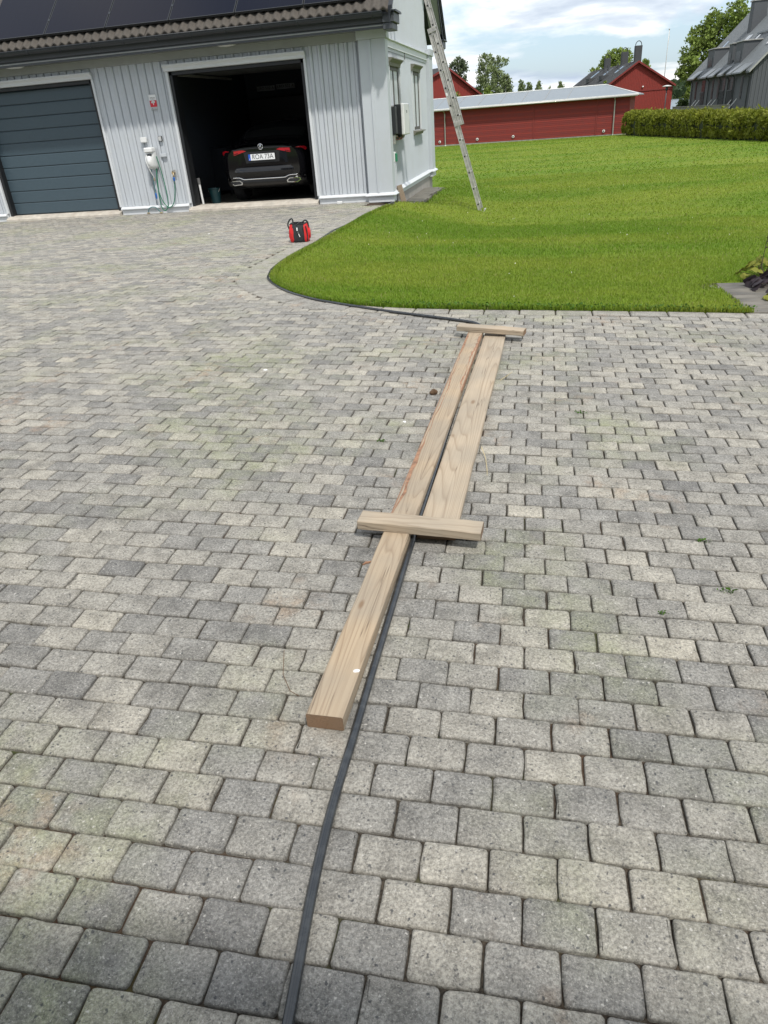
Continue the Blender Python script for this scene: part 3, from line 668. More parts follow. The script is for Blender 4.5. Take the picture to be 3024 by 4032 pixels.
# structural walls behind the cladding
core = MB()
for (a, b_) in ((-14.2, D1[0]), (D1[1], D2[0]), (D2[1], UG-.03)): core.box(a, b_, V0+.025, V0+.15, -.05, 2.75)
for (a, b_) in (D1, D2): core.box(a, b_, V0+.025, V0+.15, DT, 2.75)
P_(core, 'front_wall', 'wall_core')
g = MB(); g.prism([(V0+.16, -.05), (GB-.03, -.05), (GB-.03, 2.7), (RV, roofz(RV)-.22), (V0+.16, 2.7)], UG-.15, UG-.028, 'x'); P_(g, 'gable_wall', 'wall_core')
P_(MB().box(-14.2, UG-.16, GB-.15, GB-.02, -.05, 2.7), 'back_wall', 'wall_core')
P_(MB().box(-14.2, -14.1, V0+.16, GB-.16, -.05, 2.7), 'end_wall', 'wall_core')
# inside
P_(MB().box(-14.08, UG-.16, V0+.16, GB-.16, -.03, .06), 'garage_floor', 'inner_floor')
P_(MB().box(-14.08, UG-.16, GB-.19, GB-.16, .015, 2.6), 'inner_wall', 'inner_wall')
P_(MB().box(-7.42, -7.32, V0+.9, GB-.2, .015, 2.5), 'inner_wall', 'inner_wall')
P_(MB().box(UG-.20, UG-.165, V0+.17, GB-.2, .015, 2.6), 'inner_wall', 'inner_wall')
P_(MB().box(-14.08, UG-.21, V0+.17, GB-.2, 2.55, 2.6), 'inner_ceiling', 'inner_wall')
# raised sectional door stored under the ceiling, its tracks
plain('door_inner', (.16, .165, .16), .6)
for k in range(4): P_(MB().cbox(D2[0]+.05, D2[1]-.05, V0+.45+k*.5, V0+.93+k*.5, 2.33, 2.37, .006), 'raised_door_panel', 'door_inner')
for x in (D2[0]+.03, D2[1]-.07): P_(MB().box(x, x+.04, V0+.3, V0+2.9, 2.27, 2.31), 'door_track', 'galvanised')
P_(MB().tube([(D2[0]-.05, V0+.33, 2.42), (D2[1]+.05, V0+.33, 2.42)], .02, 8), 'spring_shaft', 'galvanised')
# door frames (black rebates) and closed door of ten panels
for (a, b_) in (D1, D2):
    P_(MB().box(a-.002, a+.06, V0+.03, V0+.26, .0, DT-.004), 'door_jamb', 'frame_black')
    P_(MB().box(b_-.06, b_+.002, V0+.03, V0+.26, .0, DT-.004), 'door_jamb', 'frame_black')
    P_(MB().box(a, b_, V0+.03, V0+.26, DT-.06, DT-.003), 'door_jamb', 'frame_black')
gd = MB().box(D1[0]+.01, D1[1]-.01, V0+.20, V0+.24, .09, DT-.05).build('garage_door', 'door_blue_grey', gar)
gd['label'] = 'closed blue grey sectional door'
npn = 10; ph = (DT-.065-.095)/npn
for k in range(npn):
    z0 = .095+k*ph
    pr = [(V0+.20, z0+.002), (V0+.20, z0+ph-.002), (V0+.163, z0+ph-.004), (V0+.156, z0+ph-.016), (V0+.156, z0+.016), (V0+.163, z0+.004)]
    MB().prism(pr, D1[0]+.055, D1[1]-.055, 'x').build('panel', 'door_blue_grey', gd)
MB().box(D1[0]+.055, D1[1]-.055, V0+.15, V0+.2, .055, .093).build('rubber_seal', 'frame_black', gd)
for (a, b_) in (D1, D2):
    P_(MB().prism([(V0-.10, -.06), (V0-.10, .035), (V0-.085, .05), (V0+.05, .088), (V0+.30, .088), (V0+.34, .06), (V0+.34, -.06)], a-.04, b_+.02, 'x'), 'threshold', 'concrete_sill')
    P_(MB().prism([(V0-.015, DT+.0), (V0-.035, DT+.005), (V0-.045, DT+.05), (V0-.085, DT+.085), (V0-.085, DT+.105), (V0+.02, DT+.105), (V0+.02, DT)], a-.06, b_+.05, 'x'), 'door_header', 'trim_white')
    P_(MB().cbox(a-.045, a-.002, V0-.012, V0+.10, .145, DT-.002, .003), 'door_trim', 'trim_white')
    P_(MB().cbox(b_+.002, b_+.045, V0-.012, V0+.10, .145, DT-.002, .003), 'door_trim', 'trim_white')
# cladding: boards with battens over the joints
def clad(u0, u1, z0, z1):
    n0 = math.ceil((u0+7.971)/.158-1e-6); us_ = [u0]+[-7.971+.158*k for k in range(n0, 200) if u0+.02 < -7.971+.158*k < u1-.02]+[u1]
    for a, b_ in zip(us_, us_[1:]): MB().box(a+.037, b_-.037, V0+.010, V0+.023, z0, z1).build('board', 'wall_white', gar)
    for x in us_[1:-1]:
        MB().prism([(x-.028, V0+.0225), (x-.028, V0-.004), (x-.017, V0-.010), (x-.012, V0-.018), (x+.012, V0-.018), (x+.017, V0-.010), (x+.028, V0-.004), (x+.028, V0+.0225)], z0, z1, 'z').build('batten', 'wall_white', gar)
clad(-14.1, D1[0]-.05, .15, 2.50); clad(D1[1]+.05, D2[0]-.05, .15, 2.50); clad(D2[1]+.05, -3.15, .15, 2.50)
clad(D1[0]-.05, D1[1]+.05, DT+.107, 2.50); clad(D2[0]-.05, D2[1]+.05, DT+.107, 2.50)
SK = [(V0+.02, 0.0), (V0-.022, 0.0), (V0-.022, .098), (V0-.062, .100), (V0-.062, .112), (V0-.020, .146), (V0+.02, .147)]
for a, b_ in ((-14.1, D1[0]-.045), (D1[1]+.045, D2[0]-.045), (D2[1]+.045, -3.153)): P_(MB().prism(SK, a, b_, 'x'), 'skirting', 'trim_white')
P_(MB().box(-3.9, -3.16, V0-.01, V0+.1, -.12, -.004), 'plinth', 'plinth_concrete')
P_(MB().cbox(-14.1, -3.17, V0-.03, V0+.02, 2.503, 2.63, .003), 'frieze', 'soffit_grey')
P_(MB().box(-14.1, UG+.28, V0-.50, V0+.03, 2.632, 2.65), 'soffit', 'soffit_grey')
# corner pilasters with capitals and bases
def pilaster(u0, u1, v0, v1, facing):
    p = bx('pilaster', 'wall_white', u0, u1, v0, v1, .147, 2.503)
    if facing == 'front':
        for x in (u0+.19,): MB().prism([(x-.026, v0+.002), (x-.02, v0-.017), (x+.02, v0-.017), (x+.026, v0+.002)], .15, 2.50, 'z').build('batten', 'wall_white', p)
    MB().cbox(u0-.025, u1+.03, v0-.03, v1+.02, 2.505, 2.631, .004).build('capital', 'wall_white', p)
    MB().cbox(u0-.01, u1+.01, v0-.012, v1+.01, -.012, .098, .004).build('base_board', 'trim_white', p)
    q = MB(); a = .055
    q.add([(u0-a, v0-a, .10), (u1+a, v0-a, .10), (u1+a, v1+a, .10), (u0-a, v1+a, .10), (u0-a, v0-a, .113), (u1+a, v0-a, .113), (u1+a, v1+a, .113), (u0-a, v1+a, .113), (u0-.003, v0-.003, .15), (u1+.003, v0-.003, .15), (u1+.003, v1+.003, .15), (u0-.003, v1+.003, .15)],
          [(3, 2, 1, 0), (0, 1, 5, 4), (1, 2, 6, 5), (2, 3, 7, 6), (3, 0, 4, 7), (4, 5, 9, 8), (5, 6, 10, 9), (6, 7, 11, 10), (7, 4, 8, 11), (8, 9, 10, 11)])
    q.build('base_moulding', 'trim_white', p)
pilaster(-3.145, -2.683, 13.895, 14.12, 'front')
pilaster(-3.1, -2.683, 19.10, GB, 'back')
# gable: fine tongue boards, belt course, skirting, concrete plinth
gb0, gb1 = 14.13, 19.09; nb = 44; bw = (gb1-gb0)/nb
W1 = (14.5, 15.5); W2 = (17.0, 17.98); WZ = (1.06, 2.14)
for k in range(nb):
    a, b_ = gb0+k*bw, gb0+(k+1)*bw; c0 = (a+b_)/2
    segs = [(.155, 2.40)]
    if any(w_[0]-.02 < c0 < w_[1]+.02 for w_ in (W1, W2)): segs = [(.155, WZ[0]), (WZ[1], 2.40)]
    for z0, z1 in segs:
        MB().prism([(UG-.026, a+.002), (UG-.026, b_-.002), (UG-.020, b_-.002), (UG-.020, b_-.034), (UG, b_-.040), (UG, a+.040), (UG-.020, a+.034), (UG-.020, a+.002)], z0, z1, 'z').build('board', 'wall_white', gar)
    top = min(roofz(a), roofz(b_))-.26
    if top > 2.56: MB().prism([(UG-.026, a+.002), (UG-.026, b_-.002), (UG-.020, b_-.002), (UG-.020, b_-.034), (UG, b_-.040), (UG, a+.040), (UG-.020, a+.034), (UG-.020, a+.002)], 2.535, top, 'z').build('board', 'wall_white', gar)
    MB().prism([(UG+.002, a+.02), (UG+.002, b_-.02), (UG+.010, b_-.03), (UG+.010, a+.03)], 2.36, 2.408, 'z').build('dentil', 'wall_white', gar)
P_(MB().prism([(UG-.02, 2.41), (UG+.025, 2.41), (UG+.025, 2.515), (UG+.06, 2.52), (UG+.06, 2.535), (UG-.02, 2.55)], 14.13, 19.09, 'y'), 'belt_course', 'trim_white')
P_(MB().prism([(UG-.02, .02), (UG+.012, .02), (UG+.012, .098), (UG+.06, .10), (UG+.06, .112), (UG+.01, .155), (UG-.02, .155)], 14.185, 19.035, 'y'), 'skirting', 'trim_white')
P_(MB().box(UG-.3, UG-.012, 13.99, GB-.02, -.6, .018), 'plinth', 'plinth_concrete')
# gable windows
def window(v0, v1, parent=gar):
    z0, z1 = WZ
    fr = MB(); 
    for (a, b_, c0, c1) in ((v0, v0+.07, z0, z1), (v1-.07, v1, z0, z1), (v0+.07, v1-.07, z0, z0+.06), (v0+.07, v1-.07, z1-.06, z1)): fr.box(UG-.10, UG-.015, a, b_, c0, c1)
    w_ = fr.build('window', 'frame_taupe', parent)
    vm = (v0+v1)/2; zm = z0+.62*(z1-z0)*.7
    MB().cbox(UG-.098, UG-.018, vm-.045, vm+.045, z0+.05, z1-.05, .003).build('mullion', 'frame_taupe', w_)
    for a, b_ in ((v0+.07, vm-.045), (vm+.045, v1-.07)):
        MB().cbox(UG-.09, UG-.03, a, b_, zm-.022, zm+.022, .003).build('glazing_bar', 'frame_taupe', w_)
        for c0, c1 in ((z0+.06, zm-.022), (zm+.022, z1-.06)): MB().box(UG-.085, UG-.075, a, b_, c0, c1).build('pane', 'window_glass', w_)
    MB().prism([(UG-.02, z1+.0), (UG+.02, z1+.0), (UG+.03, z1+.05), (UG+.09, z1+.10), (UG+.09, z1+.115), (UG-.02, z1+.125)], v0-.07, v1+.07, 'y').build('window_hood', 'old_sill_paint', w_)
    MB().prism([(UG-.06, z0-.002), (UG+.10, z0-.022), (UG+.10, z0-.036), (UG+.05, z0-.045), (UG+.03, z0-.09), (UG-.02, z0-.09)], v0-.07, v1+.07, 'y').build('sill', 'old_sill_paint', w_)
    for s_ in (v0-.025, v1+.005): MB().cbox(UG-.02, UG+.018, s_, s_+.02, z0, z1, .002).build('casing', 'trim_white', w_)
    MB().box(UG-.20, UG-.12, v0, v1, z0, z1).build('curtain', 'grey_plastic', w_)
window(*W1); window(*W2)
# eaves: fascia boards and boxed returns
for y0, y1, z0, z1, m_ in ((V0-.49, V0-.44, 2.60, 2.672, 'fascia_grey'), (V0-.53, V0-.45, 2.674, 2.80, 'fascia_grey')):
    P_(MB().cbox(-14.1, -2.62, y0, y1, z0, z1, .004), 'fascia', m_)
for (va, vb) in ((13.44, 13.90), (19.70, 20.16)):
    P_(MB().cbox(-2.615, UG+.30, va, vb, 2.575, 2.665, .006), 'cornice_return', 'fascia_grey'); P_(MB().cbox(-2.615, UG+.335, va-.02, vb+.02, 2.668, 2.80, .006), 'cornice_return', 'fascia_grey')
    P_(MB().prism([(va-.05, 2.803), (vb+.05, 2.803), (vb+.05, 2.815), (vb, 2.83), (va, 2.83), (va-.05, 2.815)], -2.63, UG+.37, 'x'), 'return_capping', 'dark_metal')
# roof deck, verges, tiles
roof = MB().prism([(EV+.05, roofz(EV+.05)-.11), (RV, roofz(RV)-.11), (2*RV-EV-.05, roofz(EV+.05)-.11), (2*RV-EV-.05, roofz(EV+.05)-.05), (RV, roofz(RV)-.05), (EV+.05, roofz(EV+.05)-.05)], -14.1, UG+.27, 'x').build('roof', 'dark_metal', gar)
ca, sa = math.cos(R(40.5)), math.sin(R(40.5))
for sgn in (1, -1):
    for k, (off, dep) in enumerate(((0, .13), (.022, .09), (.044, .05))):
        yy = lambda d_: RV-sgn*(RV-EV)+sgn*d_
        a0, a1 = (yy(-.02-off), roofz(EV)-.02*SL+.045), (RV, roofz(RV)+.06)
        MB().prism([(a0[0], a0[1]-dep-.09*(k == 0)), a0, a1, (a1[0], a1[1]-dep-.09*(k == 0))], UG+.272+off*1.1, UG+.292+off*1.1, 'x').build('verge_board', 'dark_metal', roof)
    MB().prism([(yy(.30), roofz(EV)+.28*SL-.135), (RV, roofz(RV)-.15), (RV, roofz(RV)-.125), (yy(.30), roofz(EV)+.28*SL-.112)], UG+.0, UG+.268, 'x').build('verge_soffit', 'soffit_grey', roof)
def tile_mesh():
    wd, ln_, th = .30, .40, .017; N = 20; t = MB()
    prof = [(-wd/2+wd*i/N, .022*(-math.cos(4*math.pi*i/N))) for i in range(N+1)]
    f = lambda s_, top: [(x, s_*ca, z+s_*sa+(th if top else 0)+(.004 if s_ < .1 else 0)) for x, z in prof]
    r0b, r0t, r1t = f(0, 0), f(0, 1), f(ln_, 1); r1t = [(x, y, z-.02) for x, y, z in r1t]
    t.grid([r0b, r0t, r1t]); r1b = [(x, y+.02, z-.03) for x, y, z in r0b]; t.grid([r1b, r0b])
    ob = t.build('tile', 'roof_tile', roof, smooth=40); return ob
t0 = tile_mesh(); first = True
for k in range(38):
    for r_ in range(2):
        o = t0 if first else t0.copy()
        if not first: col.objects.link(o); o.parent = roof
        first = False
        o.location = (UG+.13-.30*k-.02, EV+r_*.335*ca, roofz(EV)+r_*.335*sa-.012+rng.normal(0, .002))
# rest of the tiled slopes, hidden under the panels or out of sight
P_(MB().prism([(EV+.66*ca, roofz(EV)+.66*sa+.0), (RV, roofz(RV)+.03), (RV, roofz(RV)-.02), (EV+.66*ca, roofz(EV)+.66*sa-.03)], -14.1, UG+.26, 'x'), 'tile_course', 'roof_tile')
P_(MB().prism([(2*RV-EV, roofz(EV)), (RV+.01, roofz(RV)+.02), (RV+.01, roofz(RV)-.03), (2*RV-EV, roofz(EV)-.04)], -14.1, UG+.26, 'x'), 'tile_course', 'roof_tile')
# gutter
gpro = [(-.062*math.cos(a), -.062*math.sin(a)) for a in np.linspace(0, math.pi, 13)]; gpro2 = [(x*.93, z*.93) for x, z in gpro][::-1]
gy, gzz_ = 13.345, 2.805
gut = MB().prism([(gy+x, gzz_+z) for x, z in gpro]+[(gy+x, gzz_+z) for x, z in gpro2], -14.1, -2.60, 'x').build('gutter', 'dark_metal', gar, smooth=40)
MB().tube([(-14.1, gy-.062, gzz_+.003), (-2.6, gy-.062, gzz_+.003)], .008, 8).build('gutter_bead', 'dark_metal', gut, smooth=True)
MB().prism([(gy+x, gzz_+z) for x, z in gpro], -2.60, -2.592, 'x').build('stop_end', 'dark_metal', gut)
for k in range(19):
    x = -2.75-.62*k
    MB().tube([(x, gy+1.03*p[0], gzz_+1.03*p[1]) for p in gpro]+[(x, gy+.1, gzz_+.03)], .009, 6).build('gutter_bracket', 'dark_metal', gut)
# soffit lights
for u, lb in ((-9.57, 'left'), (-5.42, 'right')):
    o = empty('eave_light', (u, 13.72, 2.632), 'flat round lamp under the eave above the '+('closed garage door' if lb == 'left' else 'open garage door'), 'lamp')
    MB().lathe([(.02, 0), (.155, -.002), (.165, -.012), (.165, -.022)], (0, 0, 0), 28).build('rim', 'trim_white', o, smooth=40)
    MB().lathe([(.158, -.0225), (.12, -.032), (.02, -.036)], (0, 0, 0), 28).build('diffuser', 'white_plastic', o, smooth=True)
# paved strip along the plinth
plain('strip_stone', (.155, .145, .12), .9, var=.3, scale=5, bump=.5)
st = empty('plinth_paving', (0, 0, 0), None, None, kind='structure')
for k in range(12):
    v = 14.05+k*.47; zz0 = G(-2.55, v+.2)
    MB().cbox(UG-.01, -2.38+.05*math.sin(k*2.1), v, v+.455, zz0-.05, zz0+.018, .008).build('slab', 'strip_stone', st)

# solar panels
def panel_mat():
    m, nt, b = new_mat('solar_glass'); tcn = nd(nt, 'ShaderNodeTexCoord'); sep = nd(nt, 'ShaderNodeSeparateXYZ', {0: tcn.outputs['Object']})
    fx = math_(nt, 'ABSOLUTE', math_(nt, 'SUBTRACT', math_(nt, 'FRACT', math_(nt, 'MULTIPLY', sep.outputs[0], 5.4)), .5)); fy = math_(nt, 'ABSOLUTE', math_(nt, 'SUBTRACT', math_(nt, 'FRACT', math_(nt, 'MULTIPLY', sep.outputs[1], 10.8)), .5))
    ln_ = math_(nt, 'MAXIMUM', ramp(nt, fx, [(.485, 0), (.492, 1)]), ramp(nt, fy, [(.485, 0), (.492, 1)]))
    setb(nt, b, col=mixc(nt, math_(nt, 'MULTIPLY', ln_, .4), (.004, .005, .013), (.010, .012, .02)), rough=.12, spec=.10)
panel_mat()
pos_w = ['leftmost of the solar panels at picture left edge', 'second solar panel from the left on the garage roof', 'third solar panel from the left on the garage roof', 'fourth solar panel from the left on the garage roof', 'fifth solar panel from the left on the garage roof', 'rightmost solar panel near the garage gable']
for k in range(6):
    uR = -3.90-1.183*(5-k)+1.183; uL = uR-1.183
    if k == 5: uR = -2.86
    pn = empty('solar_panel', ((uL+uR)/2, EV+.10, roofz(EV+.10)+.09), pos_w[k], 'solar panel', 'solar panels on the garage roof'); pn.rotation_euler = (R(40.5), 0, 0)
    hw = (uR-uL)/2-.008
    MB().box(-hw+.012, hw-.012, .012, 1.71, -.02, -.001).build('glass', 'solar_glass', pn)
    for a in ((-hw, -hw+.012, 0, 1.72), (hw-.012, hw, 0, 1.72), (-hw+.012, hw-.012, 0, .012), (-hw+.012, hw-.012, 1.71, 1.72)): MB().box(a[0], a[1], a[2], a[3], -.035, .001).build('frame', 'black_plastic', pn)
    for y in (.32, 1.4): MB().cbox(hw-.012, hw+.028, y, y+.05, -.03, .006, .003).build('clamp', 'dark_metal', pn)
    MB().box(-hw, hw, .3, .34, -.11, -.04).build('rail', 'dark_metal', pn)

# ---------------------------------------------------------------- fittings on the front wall
vw = V0-.018                      # outer face of the battens
sg = empty('alarm_sign', (-7.10, vw, 1.885), 'red and white alarm notice on the wall between garage doors', 'sign')
MB().cbox(-.072, .072, -.006, 0, -.118, .122, .002).build('plate', 'grey_plastic', sg)
MB().box(-.070, .070, -.0085, -.0062, .030, .120).build('white_field', 'white_plastic', sg)
MB().box(-.066, .068, -.0085, -.0062, -.075, .026).build('red_field', 'sign_red', sg)
text_mesh('lettering', 'VERISURE', 'ink_black', .03, sg, Matrix.Translation((0, -.0098, .068)) @ FACE_CAM, width=.105)
text_mesh('lettering', 'LARM', 'ink_grey', .018, sg, Matrix.Translation((0, -.0098, .044)) @ FACE_CAM, width=.08)
sy = MB()
for (x, z, r_) in ((-.022, .0, .016), (.0, .008, .02), (.022, .002, .016), (.004, -.008, .014)): sy.lathe([(r_*.9, -.0012), (r_, 0), (.001, .0002)], (x, -.009, z), 14, 'y')
sy.box(-.006, .007, -.0105, -.0087, -.045, -.012); sy.build('pictogram', 'white_plastic', sg)
text_mesh('lettering', 'A', 'ink_black', .03, sg, Matrix.Translation((-.035, -.0085, -.098)) @ FACE_CAM)
jb = empty('outlet_box', (-7.435, vw, 1.29), 'square white outlet box left of the keypad', 'outlet'); MB().cbox(-.058, .058, -.05, 0, -.045, .045, .008).build('housing', 'white_plastic', jb); MB().cbox(-.054, .054, -.058, -.0505, -.041, .043, .004).build('lid', 'white_plastic', jb)
kp = empty('door_keypad', (-7.10, vw, 1.288), 'small black keypad with white buttons beside open garage door', 'keypad'); MB().cbox(-.04, .04, -.022, 0, -.045, .045, .006).build('housing', 'black_plastic', kp); MB().cbox(-.03, .026, -.026, -.0225, -.036, .036, .003).build('face', 'white_plastic', kp)
for a in range(3):
    for b_ in range(3): MB().box(-.024+a*.017, -.013+a*.017, -.0275, -.0262, -.028+b_*.02, -.018+b_*.02).build('button', 'ink_grey', kp)
gbx = empty('cable_cover', (-7.097, vw, 1.01), 'flat pale grey cover plate right of the hose reel', 'cover'); MB().cbox(-.058, .058, -.03, 0, -.027, .027, .004).build('plate', 'wall_white', gbx)
# hose reel: rounded housing, bulging lower drum
rl = empty('hose_reel', (-7.33, vw, .97), 'white wall mounted hose reel between the garage doors', 'hose reel')
hb = MB(); secs = []
for t in np.linspace(0, 1, 16):
    z = .18-.38*t; w_ = .078*(1-.06*t)*(1 if t < .8 else math.sqrt(max(.02, 1-((t-.8)/.2)**2))); d_ = .13+.10*math.sin(math.pi*min(1, max(0, (t-.22)/.78)))*(.9) if t > .22 else .15; d_ *= 1 if t < .85 else math.sqrt(max(.05, 1-((t-.85)/.15)**2))
    secs.append([(w_*math.cos(a)*(1 if abs(math.cos(a)) < .8 else 1), -max(.01, d_)*max(0, math.sin(a))**.6, z) for a in np.linspace(0, math.pi, 15)])
hb.grid(secs); hb.add(secs[0], [tuple(range(15))]); hb.build('drum', 'white_plastic', rl, smooth=50)
MB().cbox(-.082, .082, -.175, -.002, .10, .19, .02).build('cap', 'white_plastic', rl); MB().cbox(-.03, .062, -.1765, -.14, .045, .085, .012).build('handle_slot', 'black_plastic', rl)
wh = [(-.055, -.14, .06), (-.065, -.19, .0), (-.05, -.20, -.10), (-.02, -.17, -.22), (-.012, -.12, -.30), (-.012, -.10, -.335)]
MB().tube(smooth_line(np.array([Vector(a).lerp(Vector(b_), t) for a, b_ in zip(wh, wh[1:]) for t in (0, .33, .66)]+[wh[-1]]), 3), .008, 8).build('outlet_hose', 'white_plastic', rl, smooth=True)
MB().lathe([(.009, .02), (.013, .01), (.013, -.03), (.007, -.045)], (-.012, -.10, -.345), 10).build('nozzle', 'brass', rl, smooth=30)
def hose(pts, r, mat, name, parent):
    P = np.array([np.array(a)*(1-t)+np.array(b_)*t for a, b_ in zip(pts, pts[1:]) for t in np.arange(0, 1, .125)]+[pts[-1]])
    return MB().tube(smooth_line(P, 14), r, 8).build(name, mat, parent, smooth=True)
gh = empty('garden_hose', (-7.28, vw-.06, .03), 'green garden hose hanging in loops below the reel', 'hose')
L3 = lambda u, v, z: (u+7.28, v-(vw-.06), z-.03)
hose([L3(-7.235, vw-.05, 1.0), L3(-7.20, vw-.06, .85), L3(-7.17, vw-.06, .55), L3(-7.155, vw-.06, .25), L3(-7.20, vw-.07, .07), L3(-7.28, vw-.08, .035), L3(-7.33, vw-.07, .12), L3(-7.335, vw-.06, .35), L3(-7.30, vw-.06, .62), L3(-7.275, vw-.05, .85)], .009, 'hose_green', 'loop', gh)
hose([L3(-7.275, vw-.05, .85), L3(-7.30, vw-.05, .70), L3(-7.345, vw-.05, .45), L3(-7.29, vw-.055, .20), L3(-7.17, vw-.06, .07), L3(-7.05, vw-.06, .16), L3(-6.985, vw-.06, .36), L3(-6.955, vw-.05, .56), L3(-6.95, vw-.05, .62)], .0095, 'hose_green', 'feed', gh)
hose([L3(-7.375, vw-.08, .86), L3(-7.39, vw-.07, .65), L3(-7.395, vw-.06, .45), L3(-7.395, vw-.06, .36)], .009, 'hose_teal', 'branch', gh)
MB().lathe([(.010, .05), (.018, .04), (.018, -.01), (.011, -.05), (.008, -.06)], L3(-7.395, vw-.06, .32), 10).build('connector', 'blue_plastic', gh, smooth=30)
hose([L3(-7.395, vw-.06, .27), L3(-7.36, vw-.06, .15), L3(-7.34, vw-.07, .04)], .005, 'grey_plastic', 'thin_tube', gh)
hose([L3(-7.62, vw-.09, .018), L3(-7.60, vw-.09, .10), L3(-7.52, vw-.09, .13), L3(-7.44, vw-.09, .12), L3(-7.38, vw-.10, .06), L3(-7.34, vw-.11, .02)], .009, 'hose_teal', 'tail', gh)
for q in (L3(-7.62, vw-.09, .02), L3(-7.335, vw-.115, .018)): MB().lathe([(.008, -.03), (.015, -.02), (.015, .02), (.009, .03)], q, 10, 'x').build('coupling', 'brass', gh, smooth=30)
tp = empty('wall_tap', (-6.945, vw, .69), 'brass wall tap with blue hose connector beside open door', 'tap')
MB().cbox(-.025, .025, -.012, 0, -.06, .06, .004).build('back_plate', 'galvanised', tp); MB().tube([(0, 0, .01), (0, -.07, .01), (.002, -.08, -.03), (0, -.08, -.06)], .014, 10).build('spout', 'brass', tp, smooth=True)
MB().lathe([(.01, 0), (.032, .006), (.032, .016), (.01, .02)], (-.03, -.055, .012), 8, 'x').build('handle', 'brass', tp, smooth=30); MB().lathe([(.012, .02), (.019, .01), (.019, -.035), (.013, -.05)], (0, -.08, -.08), 10).build('connector', 'blue_plastic', tp, smooth=30)
tag(MB().cbox(-.05, .05, -.03, .03, 0, .045, .006).build('white_block', 'white_plastic', loc=(-3.72, V0-.08, -.003)), 'small white block at the foot of the front wall', 'block')

# ---------------------------------------------------------------- fittings on the gable
iv = empty('inverter', (UG, 14.42, 1.30), 'white fronted solar inverter box on the gable wall', 'inverter')
MB().cbox(.012, .06, -.02, .62, -.23, .22, .004).build('bracket', 'galvanised', iv); MB().cbox(.06, .185, .03, .60, -.245, .235, .012).build('housing', 'black_plastic', iv); MB().cbox(.187, .245, .02, .61, -.255, .245, .012).build('front_cover', 'white_plastic', iv); MB().cbox(.2455, .248, .29, .34, .09, .135, .001).build('display', 'ink_black', iv)
for k in range(4): 
    y = .12+.1*k; MB().tube([(.12, y, -.245), (.12, y, -.29-.01*k), (.10, y-.08, -.33), (.06, y-.2, -.34+.02*k), (.03, y-.26, -.25)], .008, 6).build('cable', 'copper_red' if k % 2 else 'black_plastic', iv, smooth=True)
MB().lathe([(.03, 0), (.03, -.04), (.02, -.05)], (.12, .16, -.246), 10).build('gland', 'black_plastic', iv)
sw = empty('isolator_switch', (UG, 14.20, 1.27), 'dark grey switch box left of the inverter', 'switch'); MB().cbox(.005, .14, -.05, .12, -.20, .23, .008).build('housing', 'black_plastic', sw); MB().cbox(.01, .10, -.03, .10, -.36, -.205, .006).build('connection_box', 'galvanised', sw)
bxg = empty('outdoor_socket', (UG, 14.26, .70), 'white socket box with green cover low on the gable wall', 'socket'); MB().cbox(.0, .08, -.06, .06, -.085, .085, .008).build('housing', 'white_plastic', bxg)
plain('cover_green', (.02, .20, .10), .5); MB().cbox(.0805, .11, -.05, .055, -.075, .06, .006).build('cover', 'cover_green', bxg)
hc = empty('wall_cable', (UG, 14.22, -.15), 'dark cable running down the garage corner to the ground', 'cable')
MB().tube([(.02, 0, .76), (.018, -.01, .5), (.025, -.01, .30), (.075, -.03, .24), (.085, -.02, .10), (.09, .02, -.03), (.12, .10, -.045)], .011, 8).build('cable', 'ink_grey', hc, smooth=True)
MB().tube([(.13, .12, -.03), (.16, .14, .015), (.19, .17, .0), (.20, .19, -.03)], .02, 8).build('coil', 'black_plastic', hc, smooth=True)
MB().lathe([(.012, -.02), (.02, -.015), (.02, .015), (.012, .02)], (.205, .14, -.03), 10, 'x').build('fitting', 'brass', hc)
wb = empty('wood_block', (-2.60, 14.58, G(-2.6, 14.58)+.01), 'brown offcut of timber leaning on the garage plinth', 'timber'); wb.rotation_euler = (R(-6), R(-14), R(12))
wood('block_wood', (.30, .235, .17), (.19, .14, .095), 2., .3, 'Z'); MB().cbox(-.05, .05, -.13, .13, 0, .40, .006).build('block', 'block_wood', wb)
tag(MB().tube([(UG+.014, 16.15, 2.30+.014*k) for k in range(9)], [.012 if k % 2 else .005 for k in range(9)], 8).build('cable_clip', 'ink_grey'), 'small dark clip strip between the gable windows', 'clip')
# ---------------------------------------------------------------- ladder
plain('ladder_alloy', (.50, .485, .455), .45, metal=.5, var=.22, scale=14, dirt=((.25, .24, .21), 6, .5))
foot = Vector((-1.125, 14.20, -.343)); topv = Vector((-2.32, 14.20, 0))
dirp = (Vector((topv.x, topv.y, 0))-Vector((foot.x, foot.y, 0))).normalized()
k_ = (2.994+.343)/((-2.100+1.125)/dirp.x); up = Vector((dirp.x, dirp.y, k_)).normalized()
side = Vector((dirp.y, -dirp.x, 0)).normalized()
if side.y < 0: side = -side
nrm = up.cross(side).normalized()
if nrm.x < 0: nrm = -nrm
la = empty('ladder', foot, 'worn aluminium extension ladder leaning against the garage gable', 'ladder')
def beam(name, c0, c1, hw, hd, parent, mat='ladder_alloy'):
    m_ = MB(); vs_ = []
    for c in (c0, c1):
        for a, b_ in ((-1, -1), (1, -1), (1, 1), (-1, 1)): vs_.append(c+side*hw*a+nrm*hd*b_)
    m_.add(vs_, [(0, 1, 2, 3), (4, 5, 6, 7), (0, 1, 5, 4), (1, 2, 6, 5), (2, 3, 7, 6), (3, 0, 4, 7)]); return m_.build(name, mat, parent, bevel=.004)
